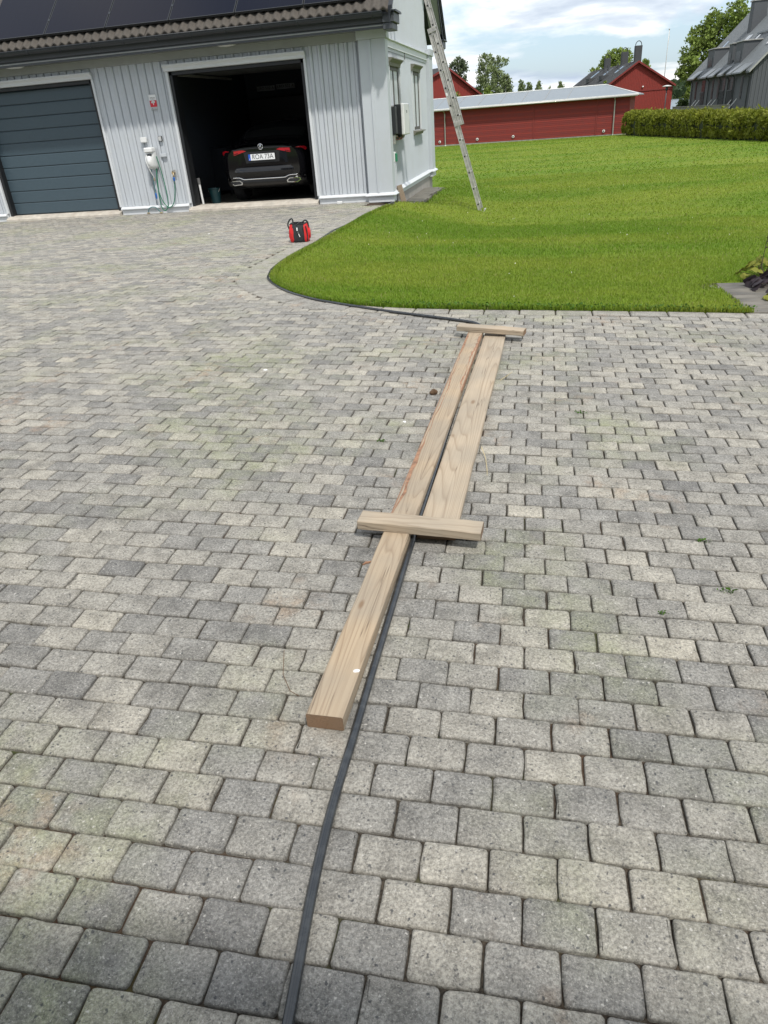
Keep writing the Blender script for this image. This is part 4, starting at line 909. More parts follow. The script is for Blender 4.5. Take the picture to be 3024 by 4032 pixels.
def section(l0, l1, offn, w_, nm):
    for s_ in (0, w_):
        rb = beam(nm+'_rail', up*l0+side*s_+nrm*offn, up*l1+side*s_+nrm*offn, .012, .028, la)
        nr = int((l1-l0-.15)/.28)
        for e in (-1, 1): beam(nm+'_flange', up*l0+side*(s_-.017)+nrm*(offn+e*.025), up*l1+side*(s_-.017)+nrm*(offn+e*.025), .0055, .004, la)
        if s_ == 0:
            for i in range(nr+1):
                c = up*(l0+.16+.28*i)+side*(s_-.0135)+nrm*offn; q = MB(); vs_ = [c+(up*a+nrm*b_)*.013 for a, b_ in ((-1, -1), (1, -1), (1, 1), (-1, 1))]; vs_ += [p+side*.002 for p in vs_]
                q.add(vs_, [(0, 1, 2, 3), (4, 5, 6, 7), (0, 1, 5, 4), (1, 2, 6, 5), (2, 3, 7, 6), (3, 0, 4, 7)]).build('rung_socket', 'ink_black', rb)
    for i in range(nr+1):
        c = up*(l0+.16+.28*i)+nrm*offn; MB().tube([c+side*.01, c+side*(w_-.01)], .014, 8).build('rung', 'ladder_alloy', la, smooth=40)
section(.02, 3.05, 0, .40, 'lower'); section(1.52, 4.75, .078, .36, 'upper')
MB().cbox(-.07, .07, -.03, .44, .015, .06, .008).build('foot_bar', 'ladder_alloy', la)
for l_ in (1.52, 2.98): beam('guide_bracket', up*l_+nrm*.04+side*-.02, up*(l_+.07)+nrm*.04+side*-.02, .012, .07, la, 'galvanised')
MB().rot(Matrix()).add([up*2.02+nrm*-.02+side*-.016+up*a+nrm*b_ for a, b_ in ((0, 0), (.05, 0), (.05, .03), (0, .03))], [(0, 1, 2, 3)]).build('label_sticker', 'white_plastic', la)

# ================================================================ CAR IN THE GARAGE
plain('car_black', (.004, .004, .005), .05, spec=.5, coat=.25, var=.02); plain('chrome', (.80, .80, .80), .08, metal=1, var=.02)
plain('tail_red', (.40, .008, .015), .12, spec=.6, coat=.6, var=.05); plain('tail_dark', (.09, .004, .006), .15, spec=.6); plain('tyre', (.015, .015, .016), .85); plain('plate_white', (.78, .79, .80), .35, var=.03); plain('plate_blue', (.01, .09, .50), .35)
plain('diffuser_black', (.010, .010, .011), .35); plain('silver_paint', (.45, .46, .47), .25, metal=.5, coat=.6)
m, nt, b = new_mat('car_glass'); setb(nt, b, col=(.008, .009, .010), rough=.03, spec=.7)
STA = [  # y from the rear, ten half-section points (x,z)
 (.05, [(0, .40), (.45, .40), (.62, .42), (.70, .50), (.71, .66), (.68, .84), (.60, .92), (.50, .95), (.35, .965), (0, .975)]),
 (.13, [(0, .30), (.55, .30), (.74, .36), (.81, .50), (.82, .68), (.78, .87), (.68, .945), (.55, .975), (.38, .99), (0, 1.0)]),
 (.30, [(0, .24), (.6, .24), (.82, .30), (.885, .50), (.89, .70), (.85, .90), (.73, .975), (.6, .998), (.45, 1.01), (0, 1.02)]),
 (.60, [(0, .22), (.6, .22), (.84, .27), (.905, .50), (.91, .72), (.87, .945), (.75, 1.02), (.64, 1.06), (.5, 1.085), (0, 1.10)]),
 (1.1, [(0, .2), (.6, .2), (.84, .25), (.905, .50), (.91, .72), (.88, .955), (.79, 1.02), (.69, 1.17), (.57, 1.265), (0, 1.30)]),
 (1.7, [(0, .2), (.6, .2), (.84, .25), (.90, .50), (.905, .72), (.885, .955), (.81, 1.02), (.71, 1.21), (.59, 1.345), (0, 1.395)]),
 (2.3, [(0, .2), (.6, .2), (.84, .25), (.90, .50), (.905, .72), (.885, .95), (.81, 1.01), (.71, 1.21), (.59, 1.36), (0, 1.41)]),
 (2.9, [(0, .2), (.6, .2), (.84, .25), (.90, .50), (.905, .71), (.885, .94), (.81, 1.0), (.71, 1.15), (.58, 1.26), (0, 1.31)]),
 (3.5, [(0, .2), (.6, .2), (.84, .25), (.90, .50), (.90, .70), (.87, .90), (.80, .94), (.68, .97), (.5, 1.0), (0, 1.02)]),
 (4.3, [(0, .22), (.55, .22), (.80, .28), (.86, .45), (.86, .62), (.82, .76), (.74, .81), (.6, .85), (.45, .88), (0, .90)]),
 (4.68, [(0, .34), (.4, .34), (.55, .38), (.62, .45), (.62, .55), (.6, .64), (.54, .69), (.45, .71), (.3, .73), (0, .74)])]
SY = np.array([s_[0] for s_ in STA]); SP = np.array([s_[1] for s_ in STA])          # (n,10,2)
def cr1(x, X, Y):
    """cubic Hermite through (X,Y) along axis 0"""
    x = min(max(x, X[0]), X[-1]); i = min(max(int(np.searchsorted(X, x)-1), 0), len(X)-2); h = X[i+1]-X[i]; t = (x-X[i])/h
    sl = lambda k: (Y[min(k+1, len(X)-1)]-Y[max(k-1, 0)])/(X[min(k+1, len(X)-1)]-X[max(k-1, 0)])
    return Y[i]*(2*t**3-3*t*t+1)+h*sl(i)*(t**3-2*t*t+t)+Y[i+1]*(-2*t**3+3*t*t)+h*sl(i+1)*(t**3-t*t)
def S(y, t): return cr1(t, np.arange(10.), cr1(y, SY, SP))
def surf(y0, y1, t0, t1, ny, nt_, off=0., sides=(1, -1)):
    out = []
    for sd in sides:
        rows_ = []
        for y in np.linspace(y0, y1, ny):
            row = []
            for t in np.linspace(t0, t1, nt_):
                p = S(y, t)
                if off:
                    q = S(y, min(t+.05, 9))-S(y, max(t-.05, 0)); nv = np.array([q[1], -q[0]]); nv /= np.linalg.norm(nv)+1e-9; p = p+nv*off
                row.append((sd*p[0], y, p[1]))
            rows_.append(row)
        out.append(rows_)
    return out
yrear = lambda x: .05+(.0 if abs(x) < .3 else .20*((abs(x)-.3)/.57)**2.6)
def rear_patch(poly, y_off, depth, n=10):
    """extruded patch following the rounded tail: poly of (x,z) subdivided along its edges"""
    pts = []
    for (a, b_) in zip(poly, poly[1:]+poly[:1]):
        for t in np.arange(0, 1, 1/n): pts.append((a[0]+(b_[0]-a[0])*t, a[1]+(b_[1]-a[1])*t))
    m_ = len(pts); c = MB(); fr = [(x, yrear(x)-y_off, z) for x, z in pts]; bk = [(x, yrear(x)-y_off+depth, z) for x, z in pts]
    c.add(fr+bk, [(i, (i+1) % m_, m_+(i+1) % m_, m_+i) for i in range(m_)]); bm = bmesh.new()
    vs_ = [bm.verts.new(p) for p in fr]; es = [bm.edges.new((vs_[i], vs_[(i+1) % m_])) for i in range(m_)]
    bmesh.ops.triangle_fill(bm, edges=es, use_beauty=True); bm.verts.index_update(); c.add([v.co for v in bm.verts], [[v.index for v in f_.verts] for f_ in bm.faces]); bm.free(); return c
def make_car(loc, rz, paint, label, detail=True):
    car = empty('car', loc, label, 'car', rz=rz)
    bd = MB()
    for rows_ in surf(.05, 4.68, 0, 9, 60, 37): bd.grid(rows_)
    for e, y in ((0, .05), (-1, 4.68)):
        ring = [S(y, t) for t in np.linspace(0, 9, 37)]; bd.add([(p[0], y, p[1]) for p in ring]+[(-p[0], y, p[1]) for p in ring[::-1]], [tuple(range(74))])
    body = bd.build('body', paint, car, smooth=50)
    gl = MB()
    for rows_ in surf(.66, 1.62, 7.15, 9, 14, 10, .004): gl.grid(rows_)
    gl.build('rear_window', 'car_glass', car, smooth=True)
    gl = MB()
    for rows_ in surf(2.45, 3.35, 7.2, 9, 12, 10, .004): gl.grid(rows_)
    gl.build('windscreen', 'car_glass', car, smooth=True)
    for sd in (1, -1):
        for y0, y1 in ((1.15, 1.95), (2.0, 2.95)):
            gl = MB()
            for rows_ in surf(y0, y1, 6.25, 7.75, 8, 8, .004, (sd,)): gl.grid(rows_)
            gl.build('side_window', 'car_glass', car, smooth=True)
    for y in (.92, 3.76):
        for sd in (1, -1):
            wl = MB().lathe([(.20, -.10), (.30, -.11), (.325, -.08), (.325, .08), (.30, .11), (.20, .10)], (sd*.80, y, .325), 28, 'x').build('wheel', 'tyre', car, smooth=35)
            MB().lathe([(.03, .112), (.19, .10), (.205, .112), (.205, .09)] if sd > 0 else [(.03, -.112), (.19, -.10), (.205, -.112), (.205, -.09)], (sd*.80, y, .325), 20, 'x').build('rim', 'galvanised', wl, smooth=30)
            # dark arch round the wheel
            MB().tube([(sd*.905, y+.36*math.cos(a), .325+.36*math.sin(a)) for a in np.linspace(-.1, math.pi+.1, 18)], .018, 6).build('wheel_arch', paint, car, smooth=True)
    for sd in (1, -1):
        mr = MB().lathe([(.02, -.07), (.075, -.04), (.085, .0), (.07, .05), (.02, .07)], (sd*1.0, 2.9, 1.02), 14, 'x').build('mirror', paint, car, smooth=True)
    if not detail: return car
    # tail: boot lid, lights, bumper, trim
    lid = rear_patch([(-.56, .70), (-.40, .655), (.40, .655), (.56, .70), (.64, .83), (.50, .925), (-.50, .925), (-.64, .83)], .012, .05).build('boot_lid', paint, car, smooth=30)
    rear_patch([(-.33, .70), (.33, .70), (.36, .89), (-.36, .89)], .016, .02).build('plate_recess', 'diffuser_black', lid)
    MB().tube([(x, yrear(x)-.02, .948-.02*(abs(x)/.6)**2) for x in np.linspace(-.62, .62, 25)], .014, 8).build('lid_edge', paint, lid, smooth=True)
    sp_ = MB(); sp_.grid([[(x, .07-.02*(1-(x/.5)**2), 1.022-.03*(x/.55)**2) for x in np.linspace(-.52, .52, 21)], [(x, .10, 1.04-.03*(x/.55)**2) for x in np.linspace(-.52, .52, 21)], [(x, .20, 1.02-.02*(x/.55)**2) for x in np.linspace(-.52, .52, 21)]]).build('spoiler', paint, lid, smooth=True)
    for sd in (1, -1):
        q = lambda L_: [(sd*x, z) for x, z in (L_ if sd > 0 else L_[::-1])]
        li = rear_patch(q([(.30, .905), (.44, .872), (.60, .832), (.66, .842), (.64, .905), (.52, .937), (.40, .937)]), .026, .04).build('tail_light', 'tail_red', car, smooth=30)
        rear_patch(q([(.672, .842), (.80, .845), (.845, .875), (.83, .922), (.74, .932), (.655, .915)]), .026, .04).build('outer_lens', 'tail_red', li, smooth=30)
        rear_patch(q([(.46, .875), (.60, .843), (.65, .85), (.645, .862), (.60, .856), (.48, .887)]), .029, .006).build('light_strip', 'tail_dark', li)
        rear_patch(q([(.52, .545), (.74, .55), (.76, .565), (.74, .575), (.54, .572)]), .03, .03).build('reflector', 'tail_red', car)
        ex = rear_patch(q([(.455, .335), (.64, .325), (.71, .365), (.69, .405), (.50, .412), (.445, .375)]), .062, .05).build('exhaust_trim', 'chrome', car)
        rear_patch(q([(.475, .347), (.635, .337), (.69, .368), (.675, .394), (.51, .40), (.468, .374)]), .064, .01).build('exhaust_opening', 'ink_black', ex)
    bp_ = MB(); prof = [(.02, .655), (-.015, .63), (-.03, .58), (-.03, .52), (-.02, .47), (.0, .44)]
    bp_.grid([[(x, yrear(x)+p[0]-.005, p[1]) for x in np.linspace(-.83, .83, 41)] for p in prof]).build('bumper', paint, car, smooth=True)
    zc_ = lambda x: .425+.035*float(ss(.40, .52, abs(x)))-.03*float(ss(.70, .80, abs(x)))
    MB().tube([(x, yrear(x)-.045, zc_(x)) for x in np.linspace(-.80, .80, 61)], .010, 8).build('chrome_strip', 'chrome', car, smooth=True)
    df = MB(); df.grid([[(x, yrear(x)+dy, z+.02*float(ss(.40, .52, abs(x)))) for x in np.linspace(-.80, .80, 41)] for dy, z in ((-.02, .435), (-.035, .40), (-.03, .34), (.02, .29), (.12, .27))]).build('diffuser', 'diffuser_black', car, smooth=True)
    pl = MB().cbox(-.272, .272, .012, .022, .735, .858, .003).build('number_plate', 'diffuser_black', car)
    MB().box(-.218, .262, .0085, .0118, .745, .850).build('plate_field', 'plate_white', pl); MB().box(-.262, -.220, .0085, .0118, .745, .850).build('plate_band', 'plate_blue', pl)
    text_mesh('lettering', 'ROA 73A', 'ink_black', .115, pl, Matrix.Translation((.022, .0078, .799)) @ FACE_CAM, width=.415, depth=.0003)
    text_mesh('lettering', 'S', 'plate_white', .04, pl, Matrix.Translation((-.241, .0078, .762)) @ FACE_CAM)
    st_ = MB().tube([(.045*math.cos(a), .018, .970+.045*math.sin(a)) for a in np.linspace(0, 2*math.pi, 28, endpoint=False)], .006, 8, closed=True)
    for k in range(3):
        a = math.pi/2+k*2*math.pi/3; st_.tube([(0, .015, .970), (.043*math.cos(a), .017, .970+.043*math.sin(a))], [.011, .003], 6)
    st_.build('star_emblem', 'chrome', car, smooth=40)
    return car
make_car((-5.25, 14.24, .06), R(1.0), 'car_black', 'black saloon car parked inside the open garage')

# ---------------------------------------------------------------- things in the garage
def wall_plate(u, z, label):
    o = empty('number_plate', (u, GB-.195, z), label, 'number plate', 'spare number plates on the garage back wall'); 
    MB().cbox(-.235, .235, -.012, 0, -.055, .055, .003).build('plate', 'grey_plastic', o); text_mesh('lettering', 'LRO.502 A', 'ink_black', .085, o, Matrix.Translation((0, -.0135, 0)) @ FACE_CAM, width=.42)
wall_plate(-6.80, 2.165, 'left spare number plate high on the garage back wall'); wall_plate(-6.29, 2.178, 'right spare number plate high on the garage back wall')
sh_ = empty('tool_chest', (-7.31, 16.6, .061), 'dark cabinet against the inner garage wall', 'cabinet')
MB().cbox(0, .42, 0, 1.2, .08, .95, .01).build('carcass', 'dark_metal', sh_)
for k in range(4): MB().cbox(.421, .435, .03, 1.17, .11+k*.21, .29+k*.21, .004).build('drawer', 'black_plastic', sh_)
for x in (.04, .34): MB().box(x, x+.05, .03, 1.15, 0, .079).build('foot', 'black_plastic', sh_)
ws = empty('wall_cabinet', (-6.35, GB-.21, .75), 'dark storage cabinet on the garage back wall', 'cabinet'); MB().cbox(-.75, .75, -.45, 0, 0, 1.2, .01).build('carcass', 'black_plastic', ws); MB().cbox(-.73, -.01, -.465, -.452, .02, 1.18, .004).build('door', 'dark_metal', ws); MB().cbox(.01, .73, -.465, -.452, .02, 1.18, .004).build('door', 'dark_metal', ws)
br = empty('broom', (-6.62, 14.33, .089), 'white pole standing just inside the open garage door', 'pole')
MB().tube([(-.01, 0, 0), (-.035, .02, .40)], .022, 10).build('pole', 'white_plastic', br, smooth=40); MB().tube([(-.032, .018, .36), (-.04, .022, .47)], [.03, .034], 10).build('cap', 'ink_grey', br, smooth=40)
bk = empty('bucket', (-6.52, 14.72, .061), 'dark teal bucket behind the white pole in the garage', 'bucket'); plain('teal_plastic', (.006, .03, .035), .4)
MB().lathe([(.09, 0), (.12, .26), (.128, .265), (.128, .28), (.115, .28), (.087, .01)], (0, 0, 0), 20).build('pail', 'teal_plastic', bk, smooth=35); MB().tube([(.125*math.cos(a), -.02-.05*math.sin(a), .27-.10*math.sin(a)) for a in np.linspace(0, math.pi, 12)], .004, 6).build('bail', 'galvanised', bk)

# ================================================================ SPORTS BAG
plain('bag_red', (.62, .018, .02), .7, var=.12, scale=14, bump=.5, bscale=26); plain('bag_black', (.022, .026, .028), .75, var=.2, scale=12, bump=.5, bscale=22); plain('bag_lining', (.12, .012, .016), .8); plain('bag_reflex', (.80, .80, .80), .3)
bag = empty('sports_bag', (-3.09, 9.40, G(-3.09, 9.40)), 'red and black sports bag standing on the paving by the lawn', 'bag', rz=R(12))
def bag_ring(t, w_, d_, h, seed=0):
    """closed outline at height fraction t"""
    k = (1-.16*(2*t-.9)**2)*(1 if t > .06 else .9); q = []
    for a in np.linspace(0, 2*math.pi, 41)[:-1]:
        ca_, sa_ = math.cos(a), math.sin(a); e = .55; x = w_*math.copysign(abs(ca_)**e, ca_)*k; y = d_*math.copysign(abs(sa_)**e, sa_)*k
        wr = 1+.022*math.sin(7*a+9*t+seed)+.018*math.sin(13*a-15*t); q.append((x*wr, y*wr, h*t+.006*math.sin(3*a+2)*t))
    return q
HB = .225; rings = [bag_ring(t, .132, .095, HB) for t in np.linspace(0, 1, 15)]
def bag_zone(name, mat, sel, off):
    m_ = MB(); n_ = 40
    for i in range(14):
        for k in range(n_):
            a = 2*math.pi*(k+.5)/n_; x = rings[i][k][0]
            if sel(x, rings[i][k][1]):
                vs_ = [rings[i][k], rings[i][(k+1) % n_], rings[i+1][(k+1) % n_], rings[i+1][k]]; c0 = Vector((0, 0, .1)); m_.add([Vector((p[0]*(1+off), p[1]*(1+off), p[2])) for p in vs_], [(0, 1, 2, 3)])
    bm = bmesh.new(); me = bpy.data.meshes.new('t'); me.from_pydata(m_.v, [], m_.f); bm.from_mesh(me); bmesh.ops.remove_doubles(bm, verts=bm.verts, dist=.0004); bm.verts.index_update(); r_ = MB(); r_.add([v.co for v in bm.verts], [[v.index for v in f_.verts] for f_ in bm.faces]); bm.free(); bpy.data.meshes.remove(me)
    return r_.build(name, mat, bag, smooth=True)
bag_zone('body_panel', 'bag_black', lambda x, y: -.085 <= x <= .065, .0)
bag_zone('red_end', 'bag_red', lambda x, y: x < -.080, .004); bag_zone('red_end', 'bag_red', lambda x, y: x > .060, .004)
MB().add([(p[0]*.97, p[1]*.97, .004) for p in rings[0]], [tuple(range(40))]).build('base', 'bag_black', bag); MB().add([(p[0]*.93, p[1]*.9, HB-.03) for p in rings[-1]], [tuple(range(40))]).build('lining', 'bag_lining', bag)
MB().tube([(p[0]*1.0, p[1]*1.0, p[2]) for p in rings[-1]], .007, 6, closed=True).build('rim', 'bag_black', bag, smooth=True)
for x in (.066,): MB().tube([(x, -.101-.006*math.sin(t*9), .01+.2*t) for t in np.linspace(0, 1, 10)], .006, 6).build('piping', 'bag_black', bag, smooth=True)
ep = MB().lathe([(.05, .0), (.066, .004), (.068, .010), (.05, .018), (.02, .02)], (.125, .015, .10), 18, 'x').build('end_pocket', 'bag_red', bag, smooth=True)
def strap(pts, w_, name, mat):
    P = smooth_line(np.array([np.array(a)*(1-t)+np.array(b_)*t for a, b_ in zip(pts, pts[1:]) for t in np.arange(0, 1, .2)]+[pts[-1]]), 4); m_ = MB(); r0 = [(x, y-w_/2, z) for x, y, z in P]; r1 = [(x, y+w_/2, z) for x, y, z in P]; r2 = [(x*1.0, y+w_/2, z-.004) for x, y, z in P]; r3 = [(x, y-w_/2, z-.004) for x, y, z in P]
    return m_.grid([r0, r1, r2, r3, r0]).build(name, mat, bag, smooth=True)
def handle(pts, r_, name, mat):
    P = smooth_line(np.array([np.array(a)*(1-t)+np.array(b_)*t for a, b_ in zip(pts, pts[1:]) for t in np.arange(0, 1, .2)]+[pts[-1]]), 4); MB().tube(P, r_, 8).build(name, mat, bag, smooth=True)
handle([(-.118, -.05, .17), (-.135, -.05, .225), (-.105, -.05, .275), (-.075, -.05, .295), (-.058, -.05, .275), (-.065, -.055, .21)], .0095, 'handle', 'bag_black')
handle([(.03, .0, .20), (.065, .0, .245), (.10, .0, .258), (.125, .0, .235), (.128, .0, .16)], .0095, 'handle', 'bag_black')
handle([(.10, -.09, .20), (.112, -.088, .12), (.105, -.085, .02)], .007, 'piping', 'bag_black')
strap([(-.02, -.075, .222), (.03, -.02, .245), (.045, .04, .235)], .05, 'top_flap', 'ink_grey')
MB().cbox(-.022, -.006, -.106, -.099, .145, .185, .003).build('reflective_tab', 'bag_reflex', bag); MB().cbox(-.012, .004, -.112, -.099, .115, .135, .003).build('buckle', 'ink_grey', bag)
MB().add([(-.006, -.106, .113), (.004, -.106, .113), (.018, -.107, .072), (.010, -.107, .070)], [(0, 1, 2, 3)]).build('reflective_tab', 'bag_reflex', bag)

# ================================================================ BEYOND THE LAWN
plain('falu_red', (.235, .030, .022), .8, var=.14, scale=3, dirt=((.15, .02, .015), 6, .3)); plain('falu_red_dark', (.19, .026, .022), .8, var=.14, scale=4)
plain('zinc_roof', (.235, .265, .29), .45, var=.06, scale=.8, metal=.1); plain('felt_roof', (.055, .057, .06), .8, var=.15, scale=2); plain('white_trim', (.72, .72, .70), .5); plain('slate_clad', (.088, .094, .100), .7, var=.07); plain('slate_wall', (.080, .086, .094), .75, var=.08); plain('seam_roof', (.20, .215, .225), .45, var=.06, scale=.7, metal=.2); plain('window_dark', (.022, .024, .027), .3, spec=.25); plain('canopy_metal', (.05, .053, .058), .5); plain('foundation', (.30, .28, .25), .9, var=.2); plain('fence_grey', (.20, .19, .175), .85, var=.15)
m, nt, b = new_mat('sky_window'); setb(nt, b, col=(.20, .22, .24), rough=.05, spec=1.0); b.inputs['IOR'].default_value = 2.2
def polar(az, d): return d*math.sin(R(az)), d*math.cos(R(az))
def el(d, e): return EYE+d*math.tan(R(e))
# ---- long red shed: local x along the wall from the left, y into the shed
A = Vector((-7.6, 56.5)); B = Vector((5.14, 54.4)); sd_ = (B-A).normalized(); rzS = math.atan2(sd_.y, sd_.x)
o0 = A-sd_*8; LS = (B-A).length+8
zb, ze, zr = -.80, 1.46, 2.17
shed = empty('shed', (o0.x, o0.y, 0), 'long low red shed with grey metal roof across the lawn', 'shed', rz=rzS)
MB().box(.03, LS-.03, .02, 4.98, zb-.4, ze+.1).build('wall', 'falu_red_dark', shed)
MB().box(0, LS, -.02, 5.02, zb-.5, zb+.10).build('foundation', 'foundation', shed)
posts = [0, LS*.30, LS*.455, LS*.71, LS*.905, LS]
ncl = 20; hb_ = (ze-zb-.12)/ncl
for x0, x1 in zip(posts, posts[1:]):
    for k in range(ncl):
        z0 = zb+.12+k*hb_; MB().prism([(.018, z0), (-.022, z0), (-.006, z0+hb_*.98), (.018, z0+hb_*.98)], x0+.05, x1-.05, 'x').build('board', 'falu_red_dark' if k % 3 else 'falu_red', shed)
for x in posts: MB().cbox(x-.048, x+.048, -.035, .018, zb+.11, ze, .004).build('post', 'falu_red_dark', shed)
for k in range(ncl): z0 = zb+.12+k*hb_; MB().prism([(LS-.02, z0), (LS+.022, z0), (LS+.006, z0+hb_*.98), (LS-.02, z0+hb_*.98)], .05, 4.95, 'y').build('board', 'falu_red_dark', shed)
rx0, rx1, rxr = -.4, LS+.55, LS-1.75                     # eave ends and the hipped ridge end
rf = MB().add([(rx0, -.38, ze+.03), (rx1, -.38, ze+.03), (rx1, 5.38, ze+.03), (rx0, 5.38, ze+.03), (rx0, 2.5, zr), (rxr, 2.5, zr)]+[(rx0, -.38, ze-.03), (rx1, -.38, ze-.03), (rx1, 5.38, ze-.03), (rx0, 5.38, ze-.03)],
              [(0, 1, 5, 4), (1, 2, 5), (2, 3, 4, 5), (3, 0, 4), (6, 9, 8, 7), (0, 6, 7, 1), (1, 7, 8, 2), (2, 8, 9, 3), (3, 9, 6, 0)]).build('roof', 'zinc_roof', shed)
for k in range(12):
    x = .5+k*1.5
    if x < rxr: MB().prism([(-.38, ze+.031), (2.5, zr+.001), (2.5, zr+.02), (-.38, ze+.05)], x, x+.025, 'x').build('seam', 'galvanised', rf)
MB().cbox(-.4, LS+.56, -.43, -.385, ze-.02, ze+.07, .008).build('eave_trim', 'white_trim', rf)
MB().tube([(rx1, -.38, ze+.045), (rxr, 2.5, zr+.012), (rx0, 2.5, zr+.012)], .035, 6).build('ridge_capping', 'white_trim', rf)
MB().tube([(-.4, -.46, ze-.03), (LS+.5, -.46, ze-.03)], .05, 8).build('gutter', 'galvanised', shed, smooth=True)
for x in (LS*.415, LS*.958):
    dp = MB().tube([(x, -.44, ze-.06), (x, -.25, ze-.16), (x, -.09, ze-.24), (x, -.09, zb+.08)], .042, 10).build('downpipe', 'galvanised', shed, smooth=40); MB().cbox(x-.05, x+.05, -.16, -.04, zb-.02, zb+.08, .01).build('shoe', 'white_trim', dp)
for x, z in ((LS*.395, .18), (LS*.525, .20), (LS*.645, .22), (LS*.93, .2)):
    vt = MB().lathe([(.05, .03), (.085, .0), (.085, -.05), (.06, -.06)], (x, -.03, zb+.12+z), 14, 'y').build('vent', 'white_trim', shed, smooth=30); MB().lathe([(.045, -.061), (.04, -.066)], (x, -.03, zb+.12+z), 12, 'y').build('vent_opening', 'ink_black', vt)
# ---- red gabled houses
def red_house(name, label, P1, P2, eaveL, eaveR, apex, apex_t, base, depth, roofmat, dz=0.):
    """gable between plan points P1 (left) and P2 (right) facing the viewer; depth behind"""
    P1 = Vector(P1); P2 = Vector(P2); d_ = (P2-P1); W = d_.length; h = empty(name, (P1.x, P1.y, 0), label, 'house', rz=math.atan2(d_.y, d_.x)); xa = W*apex_t
    MB().prism([(0, base), (W, base), (W, eaveR), (xa, apex), (0, eaveL)], 0, depth, 'y').build('wall', 'falu_red', h)
    nb_ = int(W/.22)
    for k in range(nb_):
        x = (k+.5)*W/nb_; top = np.interp(x, [0, xa, W], [eaveL, apex, eaveR])-.05; MB().box(x-.03, x+.03, -.035, -.002, base, top).build('batten', 'falu_red', h)
    for (xx0, z0, xx1, z1) in ((-.35, eaveL-.35*(apex-eaveL)/xa, xa, apex), (W+.3, eaveR-.3*(apex-eaveR)/(W-xa), xa, apex)):
        s0, s1 = sorted((xx0, xx1)); rp = MB(); za_, zb_ = (z0, z1) if xx0 < xx1 else (z1, z0)
        rp.prism([(s0, za_+.04), (s1, zb_+.04), (s1, zb_+.18), (s0, za_+.18)], -.4, depth+.4, 'y'); r_ = rp.build('roof', roofmat, h)
        n_ = int(depth/.6)
        for k in range(n_): MB().prism([(s0, za_+.181), (s1, zb_+.181), (s1, zb_+.215), (s0, za_+.215)], -.3+k*.6, -.26+k*.6, 'y').build('seam', roofmat, r_)
        MB().prism([(s0, za_-.06), (s1, zb_-.06), (s1, zb_+.19), (s0, za_+.19)], -.45, -.405, 'y').build('bargeboard', 'falu_red_dark', r_)
    return h, W, xa
# right-hand house: gable and long roof to the left
PA = (8.53, 119.8); PB = (17.07, 121.2)
h, W, xa = red_house('house', 'red wooden house with dark roof and three black chimneys', PA, PB, el(120, .85), el(121.2, .50), el(121, 1.93), .413, -4, 28.5, 'felt_roof')
zA = el(121, 1.93); zL = el(120, .85)
for y, hh in ((1.4, 2.0), (8.5, 1.7), (19, 1.5)):
    c = MB().cbox(xa-.45+.25, xa+.45+.25, y-.4, y+.4, zA-.6, zA+hh, .03).build('chimney', 'felt_roof', h)
    MB().tube([(xa+.25+.42*math.cos(a), y, zA+hh+.55*math.sin(a)) for a in np.linspace(0, math.pi, 12)], .05, 6).build('chimney_hoop', 'felt_roof', c)
slp = (zA-zL)/xa
for y, f0 in ((4.5, .50), (11.5, .50), (20, .48)):
    x0 = xa*f0; MB().prism([(x0, zL+slp*x0+.19), (x0+1.2, zL+slp*(x0+1.2)+.19), (x0+1.2, zL+slp*(x0+1.2)+.28), (x0, zL+slp*x0+.28)], y, y+1.0, 'y').build('skylight', 'sky_window', h)
for y, f0 in ((9.0, .30), (17.5, .28)):
    x0 = xa*f0; MB().box(x0-.5, x0+.5, y-1, y+1, zL+slp*x0, zL+slp*x0+.55).build('roof_hood', 'felt_roof', h)
for y in (7, 13, 15.5): MB().tube([(xa*.72, y, zL+slp*xa*.72), (xa*.72, y, zL+slp*xa*.72+.95)], .10, 8).build('vent_pipe', 'felt_roof', h)
MB().box(W*.46, W+.04, -.09, -.036, el(119, .27), el(119, .34)).build('belt_board', 'falu_red_dark', h)
MB().lathe([(.10, 0), (.12, -.12), (.05, -.2)], (W*.52, -.05, el(120, .52)), 10, 'y').build('wall_lamp', 'white_trim', h, smooth=True)
MB().box(W+.002, W+.06, 2, 12, -3, el(117, .40)).build('side_cladding', 'felt_roof', h)
# left-hand barn behind the shed
PA = polar(-8.5, 108); PB = polar(-4.55, 112)
h2, W2_, xa2 = red_house('barn', 'red gabled barn behind the shed left of the trees', PA, PB, el(108, 1.85), el(112, .78), el(109, 2.58), .40, -4, 14, 'felt_roof')
MB().cbox(xa2-.35, xa2+.35, .9, 1.6, el(109, 2.3), el(109, 2.95), .02).build('chimney', 'felt_roof', h2)
